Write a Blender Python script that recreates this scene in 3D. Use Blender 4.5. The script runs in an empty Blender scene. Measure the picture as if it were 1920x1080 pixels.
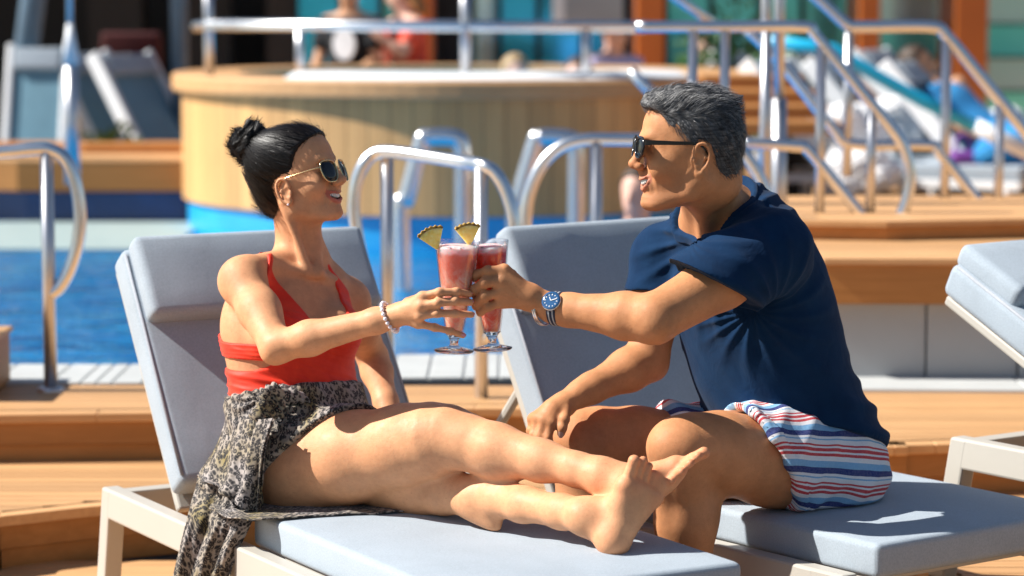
import bpy, bmesh, math, random
import numpy as np
from mathutils import Vector, Matrix, noise as mnoise

random.seed(7); np.random.seed(7)
R = math.radians
S = bpy.context.scene
COL = S.collection

# ------------------------------------------------------------------ camera, light, exposure
F, PITCH, CAMZ = 5000.0, R(6.277), 1.56
cam = bpy.data.objects.new('camera', bpy.data.cameras.new('camera'))
COL.objects.link(cam)
cam.location = (0, 0, CAMZ)
cam.rotation_euler = (R(90) - PITCH, 0, 0)
cam.data.sensor_width = 36.0
cam.data.lens = F / 1920 * 36
cam.data.clip_end = 500
cam.data.dof.use_dof = True
cam.data.dof.focus_distance = 5.75
cam.data.dof.aperture_fstop = 2.6
cam.data.dof.aperture_blades = 9
S.camera = cam

SUN_EL, SUN_AZ = R(43), R(-1)            # sun from the left and somewhat behind the couple
sdir = Vector((-math.cos(SUN_EL) * math.cos(SUN_AZ), math.cos(SUN_EL) * math.sin(SUN_AZ), math.sin(SUN_EL)))
W = bpy.data.worlds.new('World'); S.world = W; W.use_nodes = True
_n = W.node_tree.nodes; _bg = _n['Background']
_sky = _n.new('ShaderNodeTexSky'); _sky.sky_type = 'NISHITA'; _sky.sun_disc = False
_sky.sun_elevation = SUN_EL
_sky.sun_rotation = math.atan2(sdir.x, sdir.y)
_sky.air_density = 1.0; _sky.dust_density = 0.6; _sky.ozone_density = 1.0
W.node_tree.links.new(_sky.outputs[0], _bg.inputs[0]); _bg.inputs[1].default_value = 0.055
sun = bpy.data.objects.new('sun', bpy.data.lights.new('sun', 'SUN')); COL.objects.link(sun)
sun.data.energy = 5.0; sun.data.angle = R(0.53); sun.data.color = (1.0, 0.965, 0.90)
sun.rotation_euler = sdir.to_track_quat('Z', 'Y').to_euler()
S.view_settings.view_transform = 'Standard'; S.view_settings.look = 'None'
S.view_settings.exposure = 0.82; S.view_settings.gamma = 1.0; S.view_settings.use_curve_mapping = False
S.render.engine = 'CYCLES'
S.cycles.use_denoising = True
S.cycles.max_bounces = 8
S.cycles.transparent_max_bounces = 12

def at(x, y, Y):
    """the point in the place that the photograph shows at pixel (x, y), Y metres in front of the camera"""
    a, b = (x - 960) / F, (540 - y) / F
    t = Y / (math.cos(PITCH) + b * math.sin(PITCH))
    return Vector((a * t, Y, CAMZ + t * (b * math.cos(PITCH) - math.sin(PITCH))))

def atz(x, y, z):
    a, b = (x - 960) / F, (540 - y) / F
    t = (z - CAMZ) / (b * math.cos(PITCH) - math.sin(PITCH))
    return Vector((a * t, t * (math.cos(PITCH) + b * math.sin(PITCH)), z))

# ------------------------------------------------------------------ objects
def tag(o, label=None, cat=None, group=None, kind=None):
    if label: o['label'] = label
    if cat: o['category'] = cat
    if group: o['group'] = group
    if kind: o['kind'] = kind
    return o

def thing(name, loc, label, cat, group=None, rz=0.0, kind=None):
    o = bpy.data.objects.new(name, None); COL.objects.link(o)
    o.location = loc; o.rotation_euler = (0, 0, rz); o.empty_display_size = 0.1
    return tag(o, label, cat, group, kind)

class MB:
    """collects shapes, then links them as ONE mesh object"""
    def __init__(s): s.v = []; s.f = []
    def add(s, verts, faces):
        n = len(s.v); s.v += [tuple(p) for p in verts]; s.f += [tuple(i + n for i in q) for q in faces]; return s
    def box(s, c, d, rot=None):
        v = []
        for x in (-.5, .5):
            for y in (-.5, .5):
                for z in (-.5, .5):
                    p = Vector((x * d[0], y * d[1], z * d[2]))
                    if rot is not None: p = rot @ p
                    v.append(p + Vector(c))
        return s.add(v, [(0, 1, 3, 2), (4, 6, 7, 5), (0, 4, 5, 1), (2, 3, 7, 6), (0, 2, 6, 4), (1, 5, 7, 3)])
    def prism(s, poly, z0, z1):
        n = len(poly)
        v = [(p[0], p[1], z0) for p in poly] + [(p[0], p[1], z1) for p in poly]
        return s.add(v, [tuple(range(n))[::-1], tuple(range(n, 2 * n))] + [(i, (i + 1) % n, n + (i + 1) % n, n + i) for i in range(n)])
    def tube(s, pts, r, n=12, closed=False, caps=True):
        pts = [Vector(p) for p in pts]; m = len(pts)
        rr = r if hasattr(r, '__len__') else [r] * m
        up = None; rings = []
        for i in range(m):
            a = pts[(i - 1) % m] if (closed or i > 0) else pts[i]
            b = pts[(i + 1) % m] if (closed or i < m - 1) else pts[i]
            t = (b - a).normalized()
            if up is None:
                up = t.orthogonal().normalized()
            up = (up - t * up.dot(t)); up = up.normalized() if up.length > 1e-6 else t.orthogonal().normalized()
            q = t.cross(up)
            rings.append([pts[i] + (up * math.cos(2 * math.pi * k / n) + q * math.sin(2 * math.pi * k / n)) * rr[i] for k in range(n)])
        v = [p for g in rings for p in g]; f = []
        for i in range(m if closed else m - 1):
            j = (i + 1) % m
            for k in range(n):
                f.append((i * n + k, i * n + (k + 1) % n, j * n + (k + 1) % n, j * n + k))
        if caps and not closed:
            f.append(tuple(range(n))[::-1]); f.append(tuple((m - 1) * n + k for k in range(n)))
        return s.add(v, f)
    def lathe(s, prof, c=(0, 0, 0), n=32, mat=None, a0=0.0, a1=2 * math.pi):
        full = abs(a1 - a0 - 2 * math.pi) < 1e-6
        m = n if full else n + 1
        v = []
        for (r, z) in prof:
            for k in range(m):
                a = a0 + (a1 - a0) * k / n
                p = Vector((r * math.cos(a), r * math.sin(a), z))
                if mat is not None: p = mat @ p
                v.append(p + Vector(c))
        f = []
        for i in range(len(prof) - 1):
            for k in range(n):
                k2 = (k + 1) % m
                f.append((i * m + k, i * m + k2, (i + 1) * m + k2, (i + 1) * m + k))
        return s.add(v, f)
    def mesh(s, name, smooth=False, merge=0.0, bevel=0.0, seg=2):
        me = bpy.data.meshes.new(name)
        me.from_pydata(s.v, [], s.f)
        if merge or bevel:
            bm = bmesh.new(); bm.from_mesh(me)
            if merge: bmesh.ops.remove_doubles(bm, verts=bm.verts, dist=merge)
            if bevel:
                ed = [e for e in bm.edges if len(e.link_faces) == 2 and e.calc_face_angle(0) > 0.6]
                bmesh.ops.bevel(bm, geom=ed, offset=bevel, segments=seg, profile=0.5, affect='EDGES', clamp_overlap=True)
            bmesh.ops.recalc_face_normals(bm, faces=bm.faces)
            bm.to_mesh(me); bm.free()
        if smooth:
            me.polygons.foreach_set('use_smooth', [True] * len(me.polygons))
        me.update()
        return me
    def build(s, name, m, parent=None, smooth=False, merge=0.0, bevel=0.0, seg=2, local=False):
        return link(name, s.mesh(name, smooth, merge, bevel, seg), m, parent, local)

def world_matrix(o):
    M = Matrix.LocRotScale(o.location, o.rotation_euler, o.scale)
    return world_matrix(o.parent) @ M if o.parent else M

def link(name, me, m, parent=None, local=False):
    """links a mesh; with a parent the mesh (given in world metres) is moved into the parent's own frame"""
    o = bpy.data.objects.new(name, me); COL.objects.link(o)
    if m is not None:
        if len(me.materials) == 0: me.materials.append(m)
    if parent is not None:
        o.parent = parent
        if not local:
            me.transform(world_matrix(parent).inverted())
    return o

def kids(o): return [c for c in bpy.data.objects if c.parent == o]
def copy_tree(o, parent=None):
    c = o.copy(); COL.objects.link(c)
    if parent is not None: c.parent = parent
    for ch in kids(o): copy_tree(ch, c)
    return c

def fillet(pts, r, seg=8):
    pts = [Vector(p) for p in pts]; out = [pts[0]]
    for i in range(1, len(pts) - 1):
        a, b, c = pts[i - 1], pts[i], pts[i + 1]
        rr = min(r, (a - b).length * .49, (c - b).length * .49)
        p, q = b + (a - b).normalized() * rr, b + (c - b).normalized() * rr
        for k in range(seg + 1):
            t = k / seg
            out.append(p * (1 - t) ** 2 + b * 2 * t * (1 - t) + q * t ** 2)
    out.append(pts[-1]); return out

def spline(pts, n=8, closed=False):
    P = [Vector(p) for p in pts]; m = len(P); out = []
    for i in range(m if closed else m - 1):
        if closed: a, b, c, d = P[(i - 1) % m], P[i], P[(i + 1) % m], P[(i + 2) % m]
        else: a, b, c, d = P[max(i - 1, 0)], P[i], P[i + 1], P[min(i + 2, m - 1)]
        for k in range(n):
            t = k / n
            out.append(.5 * ((2 * b) + (c - a) * t + (2 * a - 5 * b + 4 * c - d) * t * t + (3 * b - a - 3 * c + d) * t ** 3))
    if not closed: out.append(P[-1])
    return out

# ------------------------------------------------------------------ materials
class NT:
    def __init__(s, name):
        s.m = bpy.data.materials.new(name); s.m.use_nodes = True
        s.t = s.m.node_tree; s.b = s.t.nodes['Principled BSDF']
    def n(s, typ, **kw):
        q = s.t.nodes.new('ShaderNode' + typ)
        for k, v in kw.items(): setattr(q, k, v)
        return q
    def l(s, a, b): s.t.links.new(a, b)
    def set(s, **kw):
        names = dict(rough='Roughness', metal='Metallic', spec='Specular IOR Level', sss='Subsurface Weight', coat='Coat Weight',
                     coat_rough='Coat Roughness', trans='Transmission Weight', ior='IOR', sheen='Sheen Weight', alpha='Alpha', ssscale='Subsurface Scale', aniso='Anisotropic')
        for k, v in kw.items():
            if k == 'color': s.b.inputs['Base Color'].default_value = (*v, 1)
            elif k == 'sssr': s.b.inputs['Subsurface Radius'].default_value = v
            elif k == 'sheentint': s.b.inputs['Sheen Tint'].default_value = (*v, 1)
            else: s.b.inputs[names[k]].default_value = v
        return s
    def coord(s, which='Object', scale=None):
        c = s.n('TexCoord').outputs[which]
        if scale is not None:
            mp = s.n('Mapping'); mp.inputs['Scale'].default_value = scale if hasattr(scale, '__len__') else (scale,) * 3
            s.l(c, mp.inputs[0]); c = mp.outputs[0]
        return c
    def noise(s, scale, detail=3, rough=.55, vec=None, dist=0.0):
        q = s.n('TexNoise'); q.inputs['Scale'].default_value = scale; q.inputs['Detail'].default_value = detail
        q.inputs['Roughness'].default_value = rough; q.inputs['Distortion'].default_value = dist
        s.l(vec if vec is not None else s.coord(), q.inputs['Vector']); return q
    def ramp(s, fac, stops, interp='LINEAR'):
        q = s.n('ValToRGB'); q.color_ramp.interpolation = interp
        e = q.color_ramp.elements
        while len(e) < len(stops): e.new(0.5)
        for i, (p, c) in enumerate(stops):
            e[i].position = p; e[i].color = (*c, 1) if len(c) == 3 else c
        s.l(fac, q.inputs[0]); return q.outputs[0]
    def mix(s, fac, a, b, blend='MIX'):
        q = s.n('Mix', data_type='RGBA', blend_type=blend)
        for v, i in ((fac, 0), (a, 6), (b, 7)):
            if isinstance(v, (int, float)): q.inputs[i].default_value = v
            elif isinstance(v, tuple): q.inputs[i].default_value = (*v, 1)
            else: s.l(v, q.inputs[i])
        return q.outputs[2]
    def math(s, op, a, b=0.0, c=0.0):
        q = s.n('Math', operation=op)
        for i, v in enumerate((a, b, c)):
            if isinstance(v, (int, float)): q.inputs[i].default_value = v
            else: s.l(v, q.inputs[i])
        return q.outputs[0]
    def bump(s, h, strength=.3, dist=.002):
        q = s.n('Bump'); q.inputs['Strength'].default_value = strength; q.inputs['Distance'].default_value = dist
        prev = s.b.inputs['Normal'].links
        if prev: s.l(prev[0].from_socket, q.inputs['Normal'])
        s.l(h, q.inputs['Height']); s.l(q.outputs[0], s.b.inputs['Normal']); return s
    def base(s, c): s.l(c, s.b.inputs['Base Color']); return s
    def attr(s, name): return s.n('Attribute', attribute_name=name)

M = {}
def plain(name, color, rough=.5, metal=0.0, var=.12, scale=6.0, bump=0.0, **kw):
    t = NT(name).set(rough=rough, metal=metal, **kw)
    q = t.noise(scale, 4)
    lo = tuple(c * (1 - var) for c in color); hi = tuple(min(1, c * (1 + var)) for c in color)
    t.base(t.ramp(q.outputs[0], [(.3, lo), (.7, hi)]))
    if bump: t.bump(t.noise(scale * 12, 3).outputs[0], bump, .003)
    M[name] = t.m; return t.m

def wood(name, c1, c2, axis=0, rough=.55):
    t = NT(name).set(rough=rough)
    sc = [40, 40, 40]; sc[axis] = 1.6
    info = t.n('ObjectInfo')
    vec = t.n('VectorMath', operation='ADD'); t.l(t.coord('Object', tuple(sc)), vec.inputs[0])
    rv = t.n('CombineXYZ'); t.l(t.math('MULTIPLY', info.outputs['Random'], 37.0), rv.inputs[0]); t.l(t.math('MULTIPLY', info.outputs['Random'], 91.0), rv.inputs[2])
    t.l(rv.outputs[0], vec.inputs[1])
    g = t.noise(1.0, 5, .6, vec.outputs[0], .6)
    col = t.ramp(g.outputs[0], [(.25, c1), (.75, c2)])
    b = t.ramp(info.outputs['Random'], [(0, (.84, .83, .82)), (1, (1.12, 1.1, 1.08))])
    col = t.mix(1.0, col, b, 'MULTIPLY')
    st = t.noise(2.2, 4, .6)
    col = t.mix(t.ramp(st.outputs[0], [(.45, (0, 0, 0)), (.8, (.35, .35, .35))]), col, tuple(x * .75 for x in c1))
    t.base(col); t.bump(g.outputs[0], .25, .0015)
    M[name] = t.m; return t.m

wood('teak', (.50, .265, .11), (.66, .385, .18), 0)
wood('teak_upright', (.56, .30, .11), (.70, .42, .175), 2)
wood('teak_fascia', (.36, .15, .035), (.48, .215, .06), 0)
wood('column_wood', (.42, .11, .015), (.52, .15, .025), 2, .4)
plain('caulk', (.03, .05, .06), .7)
plain('coping', (.50, .51, .50), .5, var=.06, bump=.1)
plain('wall_tile', (.34, .35, .36), .35, var=.07, scale=3)
plain('steel', (.78, .79, .80), .26, 1.0, var=.05)
plain('steel_satin', (.60, .60, .62), .36, 1.0, var=.06)
plain('frame_paint', (.46, .43, .38), .42, var=.04, scale=3)
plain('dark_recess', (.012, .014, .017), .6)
plain('white_paint', (.75, .76, .77), .45, var=.05)
plain('black_rubber', (.02, .02, .02), .6)

def fabric(name, c, scale=900, sheen=.15):
    t = NT(name).set(rough=.85, sheen=sheen, spec=.2)
    co = t.coord()
    w1 = t.n('TexWave', wave_type='BANDS', bands_direction='X'); w1.inputs['Scale'].default_value = scale / 6; w1.inputs['Distortion'].default_value = .6
    w2 = t.n('TexWave', wave_type='BANDS', bands_direction='Y'); w2.inputs['Scale'].default_value = scale / 6; w2.inputs['Distortion'].default_value = .6
    t.l(co, w1.inputs[0]); t.l(co, w2.inputs[0])
    wv = t.mix(.5, w1.outputs[0], w2.outputs[0])
    q = t.noise(7, 4); q2 = t.noise(260, 2)
    col = t.ramp(q.outputs[0], [(.3, tuple(x * .93 for x in c)), (.7, tuple(min(1, x * 1.05) for x in c))])
    col = t.mix(.24, col, t.ramp(q2.outputs[0], [(.35, tuple(x * .6 for x in c)), (.65, tuple(min(1, x * 1.25) for x in c))]))
    st_ = t.noise(2.3, 5, .65, None, .6); col = t.mix(t.ramp(st_.outputs[0], [(.50, (0, 0, 0)), (.72, (.28, .28, .28))]), col, tuple(x * .72 for x in c))
    t.base(col); t.bump(wv, .5, .0009); t.bump(t.noise(9, 3).outputs[0], .35, .006)
    M[name] = t.m; return t.m
fabric('cushion', (.35, .405, .46))
fabric('cushion_blue', (.16, .30, .38))
fabric('piping', (.36, .38, .42))
# ================================================================== the setting
def structure(name, mb, m, **kw):
    o = mb.build(name, m, **kw); o['kind'] = 'structure'; return o

# --- lowest deck, laid with planks where the photo shows them
ground = structure('deck', MB().prism([(-40, -3), (40, -3), (40, 60), (-40, 60)], -.6, -.016), M['caulk'])
pk = MB().box((0, 0, -.0075), (7.0, .068, .015)).mesh('plank', bevel=.003, seg=1)
pk.materials.append(M['teak'])
for i in range(36):
    o = link('plank', pk, None, ground, local=True); o.location = ((i * 37 % 11) * .05 - .25, 4.70 + i * .0725, .0)

LOW = [(-6, 5.2), (-1.9, 6.86), (-1.375, 7.16), (-1.126, 7.31), (-.75, 7.45), (0, 7.50), (.45, 7.36), (.76, 6.98), (1.0, 6.5), (1.33, 5.95), (1.7, 5.4), (2.4, 4.7), (6, 2.0)]
UP = [(-6, 7.6), (-1.6, 7.97), (-.8, 8.03), (0, 8.10), (.45, 7.95), (.8, 7.60), (1.1, 7.42), (1.5, 7.48), (6, 8.0)]
def edge_y(edge, x):
    for i in range(len(edge) - 1):
        if edge[i].x <= x <= edge[i + 1].x:
            t = (x - edge[i].x) / max(1e-6, edge[i + 1].x - edge[i].x); return edge[i].y * (1 - t) + edge[i + 1].y * t
    return 99
def lay_planks(parent, low, y_min, y_max, z1, x0=-3.3, x1=3.3, pitch=.0725, gap=.0045, th=.019):
    xs = np.linspace(x0, x1, 133); k = 0
    while y_min + k * pitch < y_max:
        ya = y_min + k * pitch; yb = ya + pitch - gap; k += 1
        seg = []; runs = []
        for x in xs:
            l = max(ya, low(x))
            if l < yb - .002: seg.append((x, l))
            elif seg: runs.append(seg); seg = []
        if seg: runs.append(seg)
        for g in runs:
            if len(g) < 2: continue
            # thin the straight stretches
            keep = [g[0]] + [g[i] for i in range(1, len(g) - 1) if abs(g[i - 1][1] - 2 * g[i][1] + g[i + 1][1]) > 1e-5] + [g[-1]]
            poly = [(a, b) for a, b in keep] + [(g[-1][0], yb), (g[0][0], yb)]
            c = (g[0][0] + g[-1][0]) / 2
            o = MB().prism([(a - c, b - ya) for a, b in poly], -th, 0).build('plank', M['teak'])
            o.parent = parent; o.location = Vector((c, ya, z1)) - parent.location
def shelf(name, edge, z0, z1, back):
    """a raised deck level whose front follows the polyline edge: body, fascia board, planks, dark caulk line"""
    edge = [Vector((p.x, p.y, 0)) for p in spline([(x, y, 0) for x, y in edge], 6)]
    body = structure(name, MB().prism([(p.x, p.y + .06) for p in edge] + [(6, back), (-6, back)], z0, z1 - .022), M['caulk'])
    fas = MB()
    def strip(off0, off1, a, b):
        m = MB(); n = len(edge)
        for i in range(n - 1):
            p, q = edge[i], edge[i + 1]
            m.add([(p.x, p.y + off0, a), (q.x, q.y + off0, a), (q.x, q.y + off1, a), (p.x, p.y + off1, a),
                   (p.x, p.y + off0, b), (q.x, q.y + off0, b), (q.x, q.y + off1, b), (p.x, p.y + off1, b)],
                  [(3, 2, 1, 0), (4, 5, 6, 7), (0, 1, 5, 4), (2, 3, 7, 6), (1, 2, 6, 5), (3, 0, 4, 7)])
        return m
    zm = (z1 - .03 + z0) / 2
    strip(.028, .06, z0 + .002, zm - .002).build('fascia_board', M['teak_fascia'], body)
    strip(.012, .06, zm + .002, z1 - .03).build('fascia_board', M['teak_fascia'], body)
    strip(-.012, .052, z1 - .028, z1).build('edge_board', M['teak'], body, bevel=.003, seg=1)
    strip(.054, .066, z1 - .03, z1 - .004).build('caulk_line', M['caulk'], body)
    lay_planks(body, lambda x: edge_y(edge, x) + .068, min(p.y for p in edge), back, z1)
    return body
shelf('lower_step', LOW, -.015, .15, 8.2)
shelf('pool_deck', UP, .13, .30, 8.52)

# --- white coping at the pool's near edge
COPE0 = [(-6, 8.40), (-2, 8.55), (-1.2, 8.56), (-.4, 8.66), (.3, 8.66), (1.0, 8.42), (6, 8.3)]
COPE1 = [(-6, 8.85), (-2, 8.98), (-1.2, 9.0), (-.4, 9.22), (.3, 9.26), (1.0, 9.1), (6, 8.9)]
cp = MB(); c0 = [Vector((x, y, 0)) for x, y in COPE0]; c1 = [Vector((x, y, 0)) for x, y in COPE1]
c0, c1 = spline(c0, 6), spline(c1, 6)
cope = structure('pool_coping', MB().prism([(p.x, p.y + .01) for p in c0] + [(p.x, p.y - .01) for p in c1[::-1]], .0, .305), M['wall_tile'])
for i in range(len(c0) - 1):
    a, b, c, d = c0[i], c0[i + 1], c1[i + 1], c1[i]
    e = (b - a).normalized() * .003
    MB().prism([a + e, b - e, c - e, d + e], .295, .312).build('coping_slab', M['coping'], cope, bevel=.004)

# --- pool
def pool_mat():
    t = NT('pool_tile').set(rough=.3)
    br = t.n('TexBrick'); br.offset = 0.0; br.inputs['Scale'].default_value = 1.0
    br.inputs['Brick Width'].default_value = .1; br.inputs['Row Height'].default_value = .1; br.inputs['Mortar Size'].default_value = .004
    t.l(t.coord(), br.inputs[0])
    br.inputs[1].default_value = (.012, .33, .72, 1); br.inputs[2].default_value = (.02, .40, .80, 1); br.inputs[3].default_value = (.10, .48, .75, 1)
    t.base(br.outputs[0]); M['pool_tile'] = t.m
pool_mat()
plain('pool_navy', (.006, .035, .15), .25, var=.2)
plain('pool_turquoise', (.02, .36, .72), .3, var=.1)
plain('pool_ledge', (.36, .46, .46), .4, var=.06)
basin = structure('pool_basin', MB().add([(-9, 8.6, -.55), (3, 8.6, -.55), (3, 17, -.55), (-9, 17, -.55)], [(0, 1, 2, 3)])
                  .add([(-9, 16.9, -.55), (3, 16.9, -.55), (3, 16.9, .2), (-9, 16.9, .2)], [(0, 1, 2, 3)]), M['pool_tile'])
MB().box((-.1, 10.15, -.06), (3.4, 1.5, .16)).build('pool_bench', M['pool_turquoise'], basin)
MB().box((-5.9, 15.5, .105), (8, 1.8, .13)).build('shallow_ledge', M['pool_ledge'], basin)
def water_mat():
    t = NT('water'); out = t.t.nodes['Material Output']
    t.t.nodes.remove(t.b)
    tr = t.n('BsdfTransparent'); tr.inputs[0].default_value = (.22, .68, .95, 1)
    gl = t.n('BsdfGlossy'); gl.inputs['Roughness'].default_value = .04; gl.inputs[0].default_value = (1, 1, 1, 1)
    df = t.n('BsdfDiffuse'); mp_ = t.n('Mapping'); mp_.inputs['Scale'].default_value = (2.2, 6.0, 1); t.l(t.coord(), mp_.inputs[0])
    t.l(t.ramp(t.noise(1.0, 4, .6, mp_.outputs[0], 1.2).outputs[0], [(.34, (.0, .20, .62)), (.55, (.01, .33, .78)), (.68, (.10, .52, .88))]), df.inputs[0])  # bright ripples: light on the waves painted into the diffuse colour
    fr = t.n('Fresnel'); fr.inputs[0].default_value = 1.20
    a = t.noise(3.2, 3, .5, None, .8); b = t.noise(11, 2, .5, None, .5)
    h = t.math('ADD', a.outputs[0], t.math('MULTIPLY', b.outputs[0], .35))
    bp = t.n('Bump'); bp.inputs['Strength'].default_value = .55; bp.inputs['Distance'].default_value = .06; t.l(h, bp.inputs['Height'])
    for q in (gl, fr): t.l(bp.outputs[0], q.inputs['Normal'])
    m1 = t.n('MixShader'); m1.inputs[0].default_value = .5; t.l(tr.outputs[0], m1.inputs[1]); t.l(df.outputs[0], m1.inputs[2])
    m2 = t.n('MixShader'); t.l(fr.outputs[0], m2.inputs[0]); t.l(m1.outputs[0], m2.inputs[1]); t.l(gl.outputs[0], m2.inputs[2])
    t.l(m2.outputs[0], out.inputs[0]); M['water'] = t.m
water_mat()
w = structure('pool_water', MB().add([(-9, 8.7, .155), (1.35, 8.7, .155), (1.35, 16.4, .155), (-9, 16.4, .155)], [(0, 1, 2, 3)]), M['water'])

# --- low deck far behind the pool
structure('far_pool_deck', MB().prism([(-14, 17.75), (-.95, 17.75), (-.95, 40), (-14, 40)], -.5, .10), M['teak'])
structure('far_stage_deck', MB().prism([(-.94, 18.3), (1.0, 18.3), (1.0, 10.72), (14, 10.72), (14, 40), (-.94, 40)], -.5, .20), M['teak'])
# --- raised timber platform behind the pool on the left
pl = thing('raised_platform', (-3, 15.5, 0), 'raised timber platform along the far pool edge on the left', 'platform')
POLY = [(-3.0, 16.42), (-1.7, 16.42), (-1.7, 17.6), (-9, 17.7), (-9, 18.6)]
MB().prism(POLY, -.5, .35).build('tiled_base', M['pool_navy'], pl)
ov = [(-3.04, 16.36), (-1.7, 16.36), (-1.7, 17.6), (-9, 17.7), (-9, 18.5)]
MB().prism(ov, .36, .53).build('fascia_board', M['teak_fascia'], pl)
MB().prism(ov, .535, .55).build('deck_board', M['teak'], pl)
ov2 = [(-2.75, 17.1), (-1.7, 17.1), (-1.7, 17.58), (-4, 17.58)]
MB().prism(ov2, .555, .60).build('step_board', M['teak_fascia'], pl)

# --- round whirlpool tub clad with upright boards
TC, TR = Vector((-.29, 16.45, 0)), 1.73
tub = thing('whirlpool_tub', TC, 'large round whirlpool tub clad in upright timber boards with a blue tiled foot', 'hot tub')
MB().lathe([(TR - .03, -.5), (TR - .03, .33)], TC, 96).build('tiled_foot', M['pool_turquoise'], tub, smooth=True)
MB().lathe([(TR - .02, .33), (TR - .02, 1.0)], TC, 96).build('shell', M['caulk'], tub, smooth=True)
nst = 84
for k in range(nst):
    a0 = 2 * math.pi * k / nst + .0012; a1 = 2 * math.pi * (k + 1) / nst - .0012
    if math.sin((a0 + a1) / 2) > .45: continue
    m = MB().lathe([(TR - .02, .335), (TR, .335), (TR, .995), (TR - .02, .995)], TC, 2, None, a0, a1)
    m.build('upright_board', M['teak_upright'], tub)
MB().lathe([(TR - .3, .985), (TR + .05, .985), (TR + .06, 1.0), (TR + .06, 1.075), (TR + .045, 1.09), (TR - .34, 1.09), (TR - .34, .98)], TC, 96).build('rim', M['teak'], tub, smooth=False)
MB().lathe([(TR - .06, 1.088), (TR + .035, 1.088), (TR + .035, 1.096), (TR - .06, 1.13), (TR - .4, 1.13), (TR - .4, 1.0)], TC, 48, None, R(236), R(318)).build('white_rim_band', M['white_paint'], tub)  # raised white band along part of the rim
MB().lathe([(.001, .95), (TR - .3, .95)], TC, 48).build('tub_water', M['pool_turquoise'], tub)

# --- raised pool surround on the right: timber top, fascia, grey tiles
rp = thing('pool_surround', (2, 9.5, .3), 'raised pool surround with a timber top over a grey tiled wall on the right', 'platform')
PR = [(.75, 8.95), (1.0, 8.62), (6, 8.45), (6, 9.45), (.75, 9.25)]
MB().prism([(.80, 9.0), (1.05, 8.70), (6, 8.53), (6, 9.4), (.80, 9.2)], .30, .555).build('wall_core', M['caulk'], rp)
for i in range(9):
    x0 = 1.06 + i * .30; y0 = 8.70 - (x0 - 1.05) * .034
    MB().box((x0 + .148, y0 - .012, .425), (.294, .02, .255)).build('wall_tile', M['wall_tile'], rp)
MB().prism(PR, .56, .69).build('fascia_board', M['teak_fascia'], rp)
lay_planks(rp, lambda x: (8.95 - (x - .75) * 1.32 if x < 1.0 else 8.62 - (x - 1.0) * .034) - .012, 8.40, 9.5, .709, .72, 5, .095, .005)
# upper level behind it
ul = thing('upper_stage', (2.5, 9.8, .3), 'upper timber stage behind the grey tiled surround carrying the stair rails', 'platform')
PU = [(.95, 9.30), (1.3, 9.24), (1.75, 9.34), (6.5, 10.2), (6.5, 10.7), (.95, 10.4)]
MB().prism(PU, .3, .755).build('fascia_board', M['teak_fascia'], ul)
MB().prism([(p[0], p[1] - (.02 if i < 4 else 0)) for i, p in enumerate(PU)], .758, .778).build('deck_board', M['teak'], ul)
# steps up beside the tub
st = thing('timber_steps', (1.5, 14.6, .8), 'timber steps climbing beside the round tub behind the man', 'steps')
for i in range(4):
    MB().box((1.36 + .0 * i, 14.2 + i * .35, .86 + i * .07), (.75 - .06 * i, .35, .07)).build('tread', M['teak_fascia'], st, bevel=.01)

# --- side box at the left edge of the deck
bx = thing('timber_box', (-1.75, 8.35, .3), 'low timber box on the pool deck at the left edge', 'box')
b0 = atz(20, 718, .3)
MB().box((b0.x - .35, 8.42, .385), (.7, .4, .165)).build('side_panel', M['teak_fascia'], bx, bevel=.004)
MB().box((b0.x - .35, 8.42, .478), (.72, .42, .018)).build('lid', M['teak'], bx, bevel=.004)
# ================================================================== sun loungers
def rbox(c, d, bev, sub=0, puff=0.0, rot=None, seed=0, dents=()):
    """soft upholstered block: bevelled box, faces bulged a little and dented by use"""
    bm = bmesh.new(); bmesh.ops.create_cube(bm, size=1.0)
    for v in bm.verts: v.co = Vector((v.co.x * d[0], v.co.y * d[1], v.co.z * d[2]))
    bmesh.ops.bevel(bm, geom=list(bm.edges), offset=bev, segments=4, profile=.55, affect='EDGES')
    if sub:
        for _ in range(sub):
            big = [e for e in bm.edges if e.calc_length() > max(d) / 14]
            if not big: break
            bmesh.ops.subdivide_edges(bm, edges=big, cuts=1, use_grid_fill=True)
        for v in bm.verts:
            ex = 1 - abs(v.co.x / d[0] * 2) ** 6; ey = 1 - abs(v.co.y / d[1] * 2) ** 6
            s = max(0, ex) * max(0, ey)
            if abs(v.co.z) > d[2] * .3:
                v.co.z += math.copysign(1, v.co.z) * puff * s
                for (dx, dy, dr, dd) in dents:
                    if v.co.z > 0: v.co.z -= dd * math.exp(-((v.co.x + c[0] - dx) ** 2 + (v.co.y + c[1] - dy) ** 2) / dr ** 2) * s
                v.co.z += (mnoise.noise(Vector((v.co.x * 5 + seed, v.co.y * 5, seed))) * .006) * s
    if rot is not None: bmesh.ops.transform(bm, matrix=rot.to_4x4(), verts=bm.verts)
    bmesh.ops.translate(bm, vec=Vector(c), verts=bm.verts)
    bmesh.ops.recalc_face_normals(bm, faces=bm.faces)
    me = bpy.data.meshes.new('cushion'); bm.to_mesh(me); bm.free()
    me.polygons.foreach_set('use_smooth', [True] * len(me.polygons))
    return me

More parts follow.
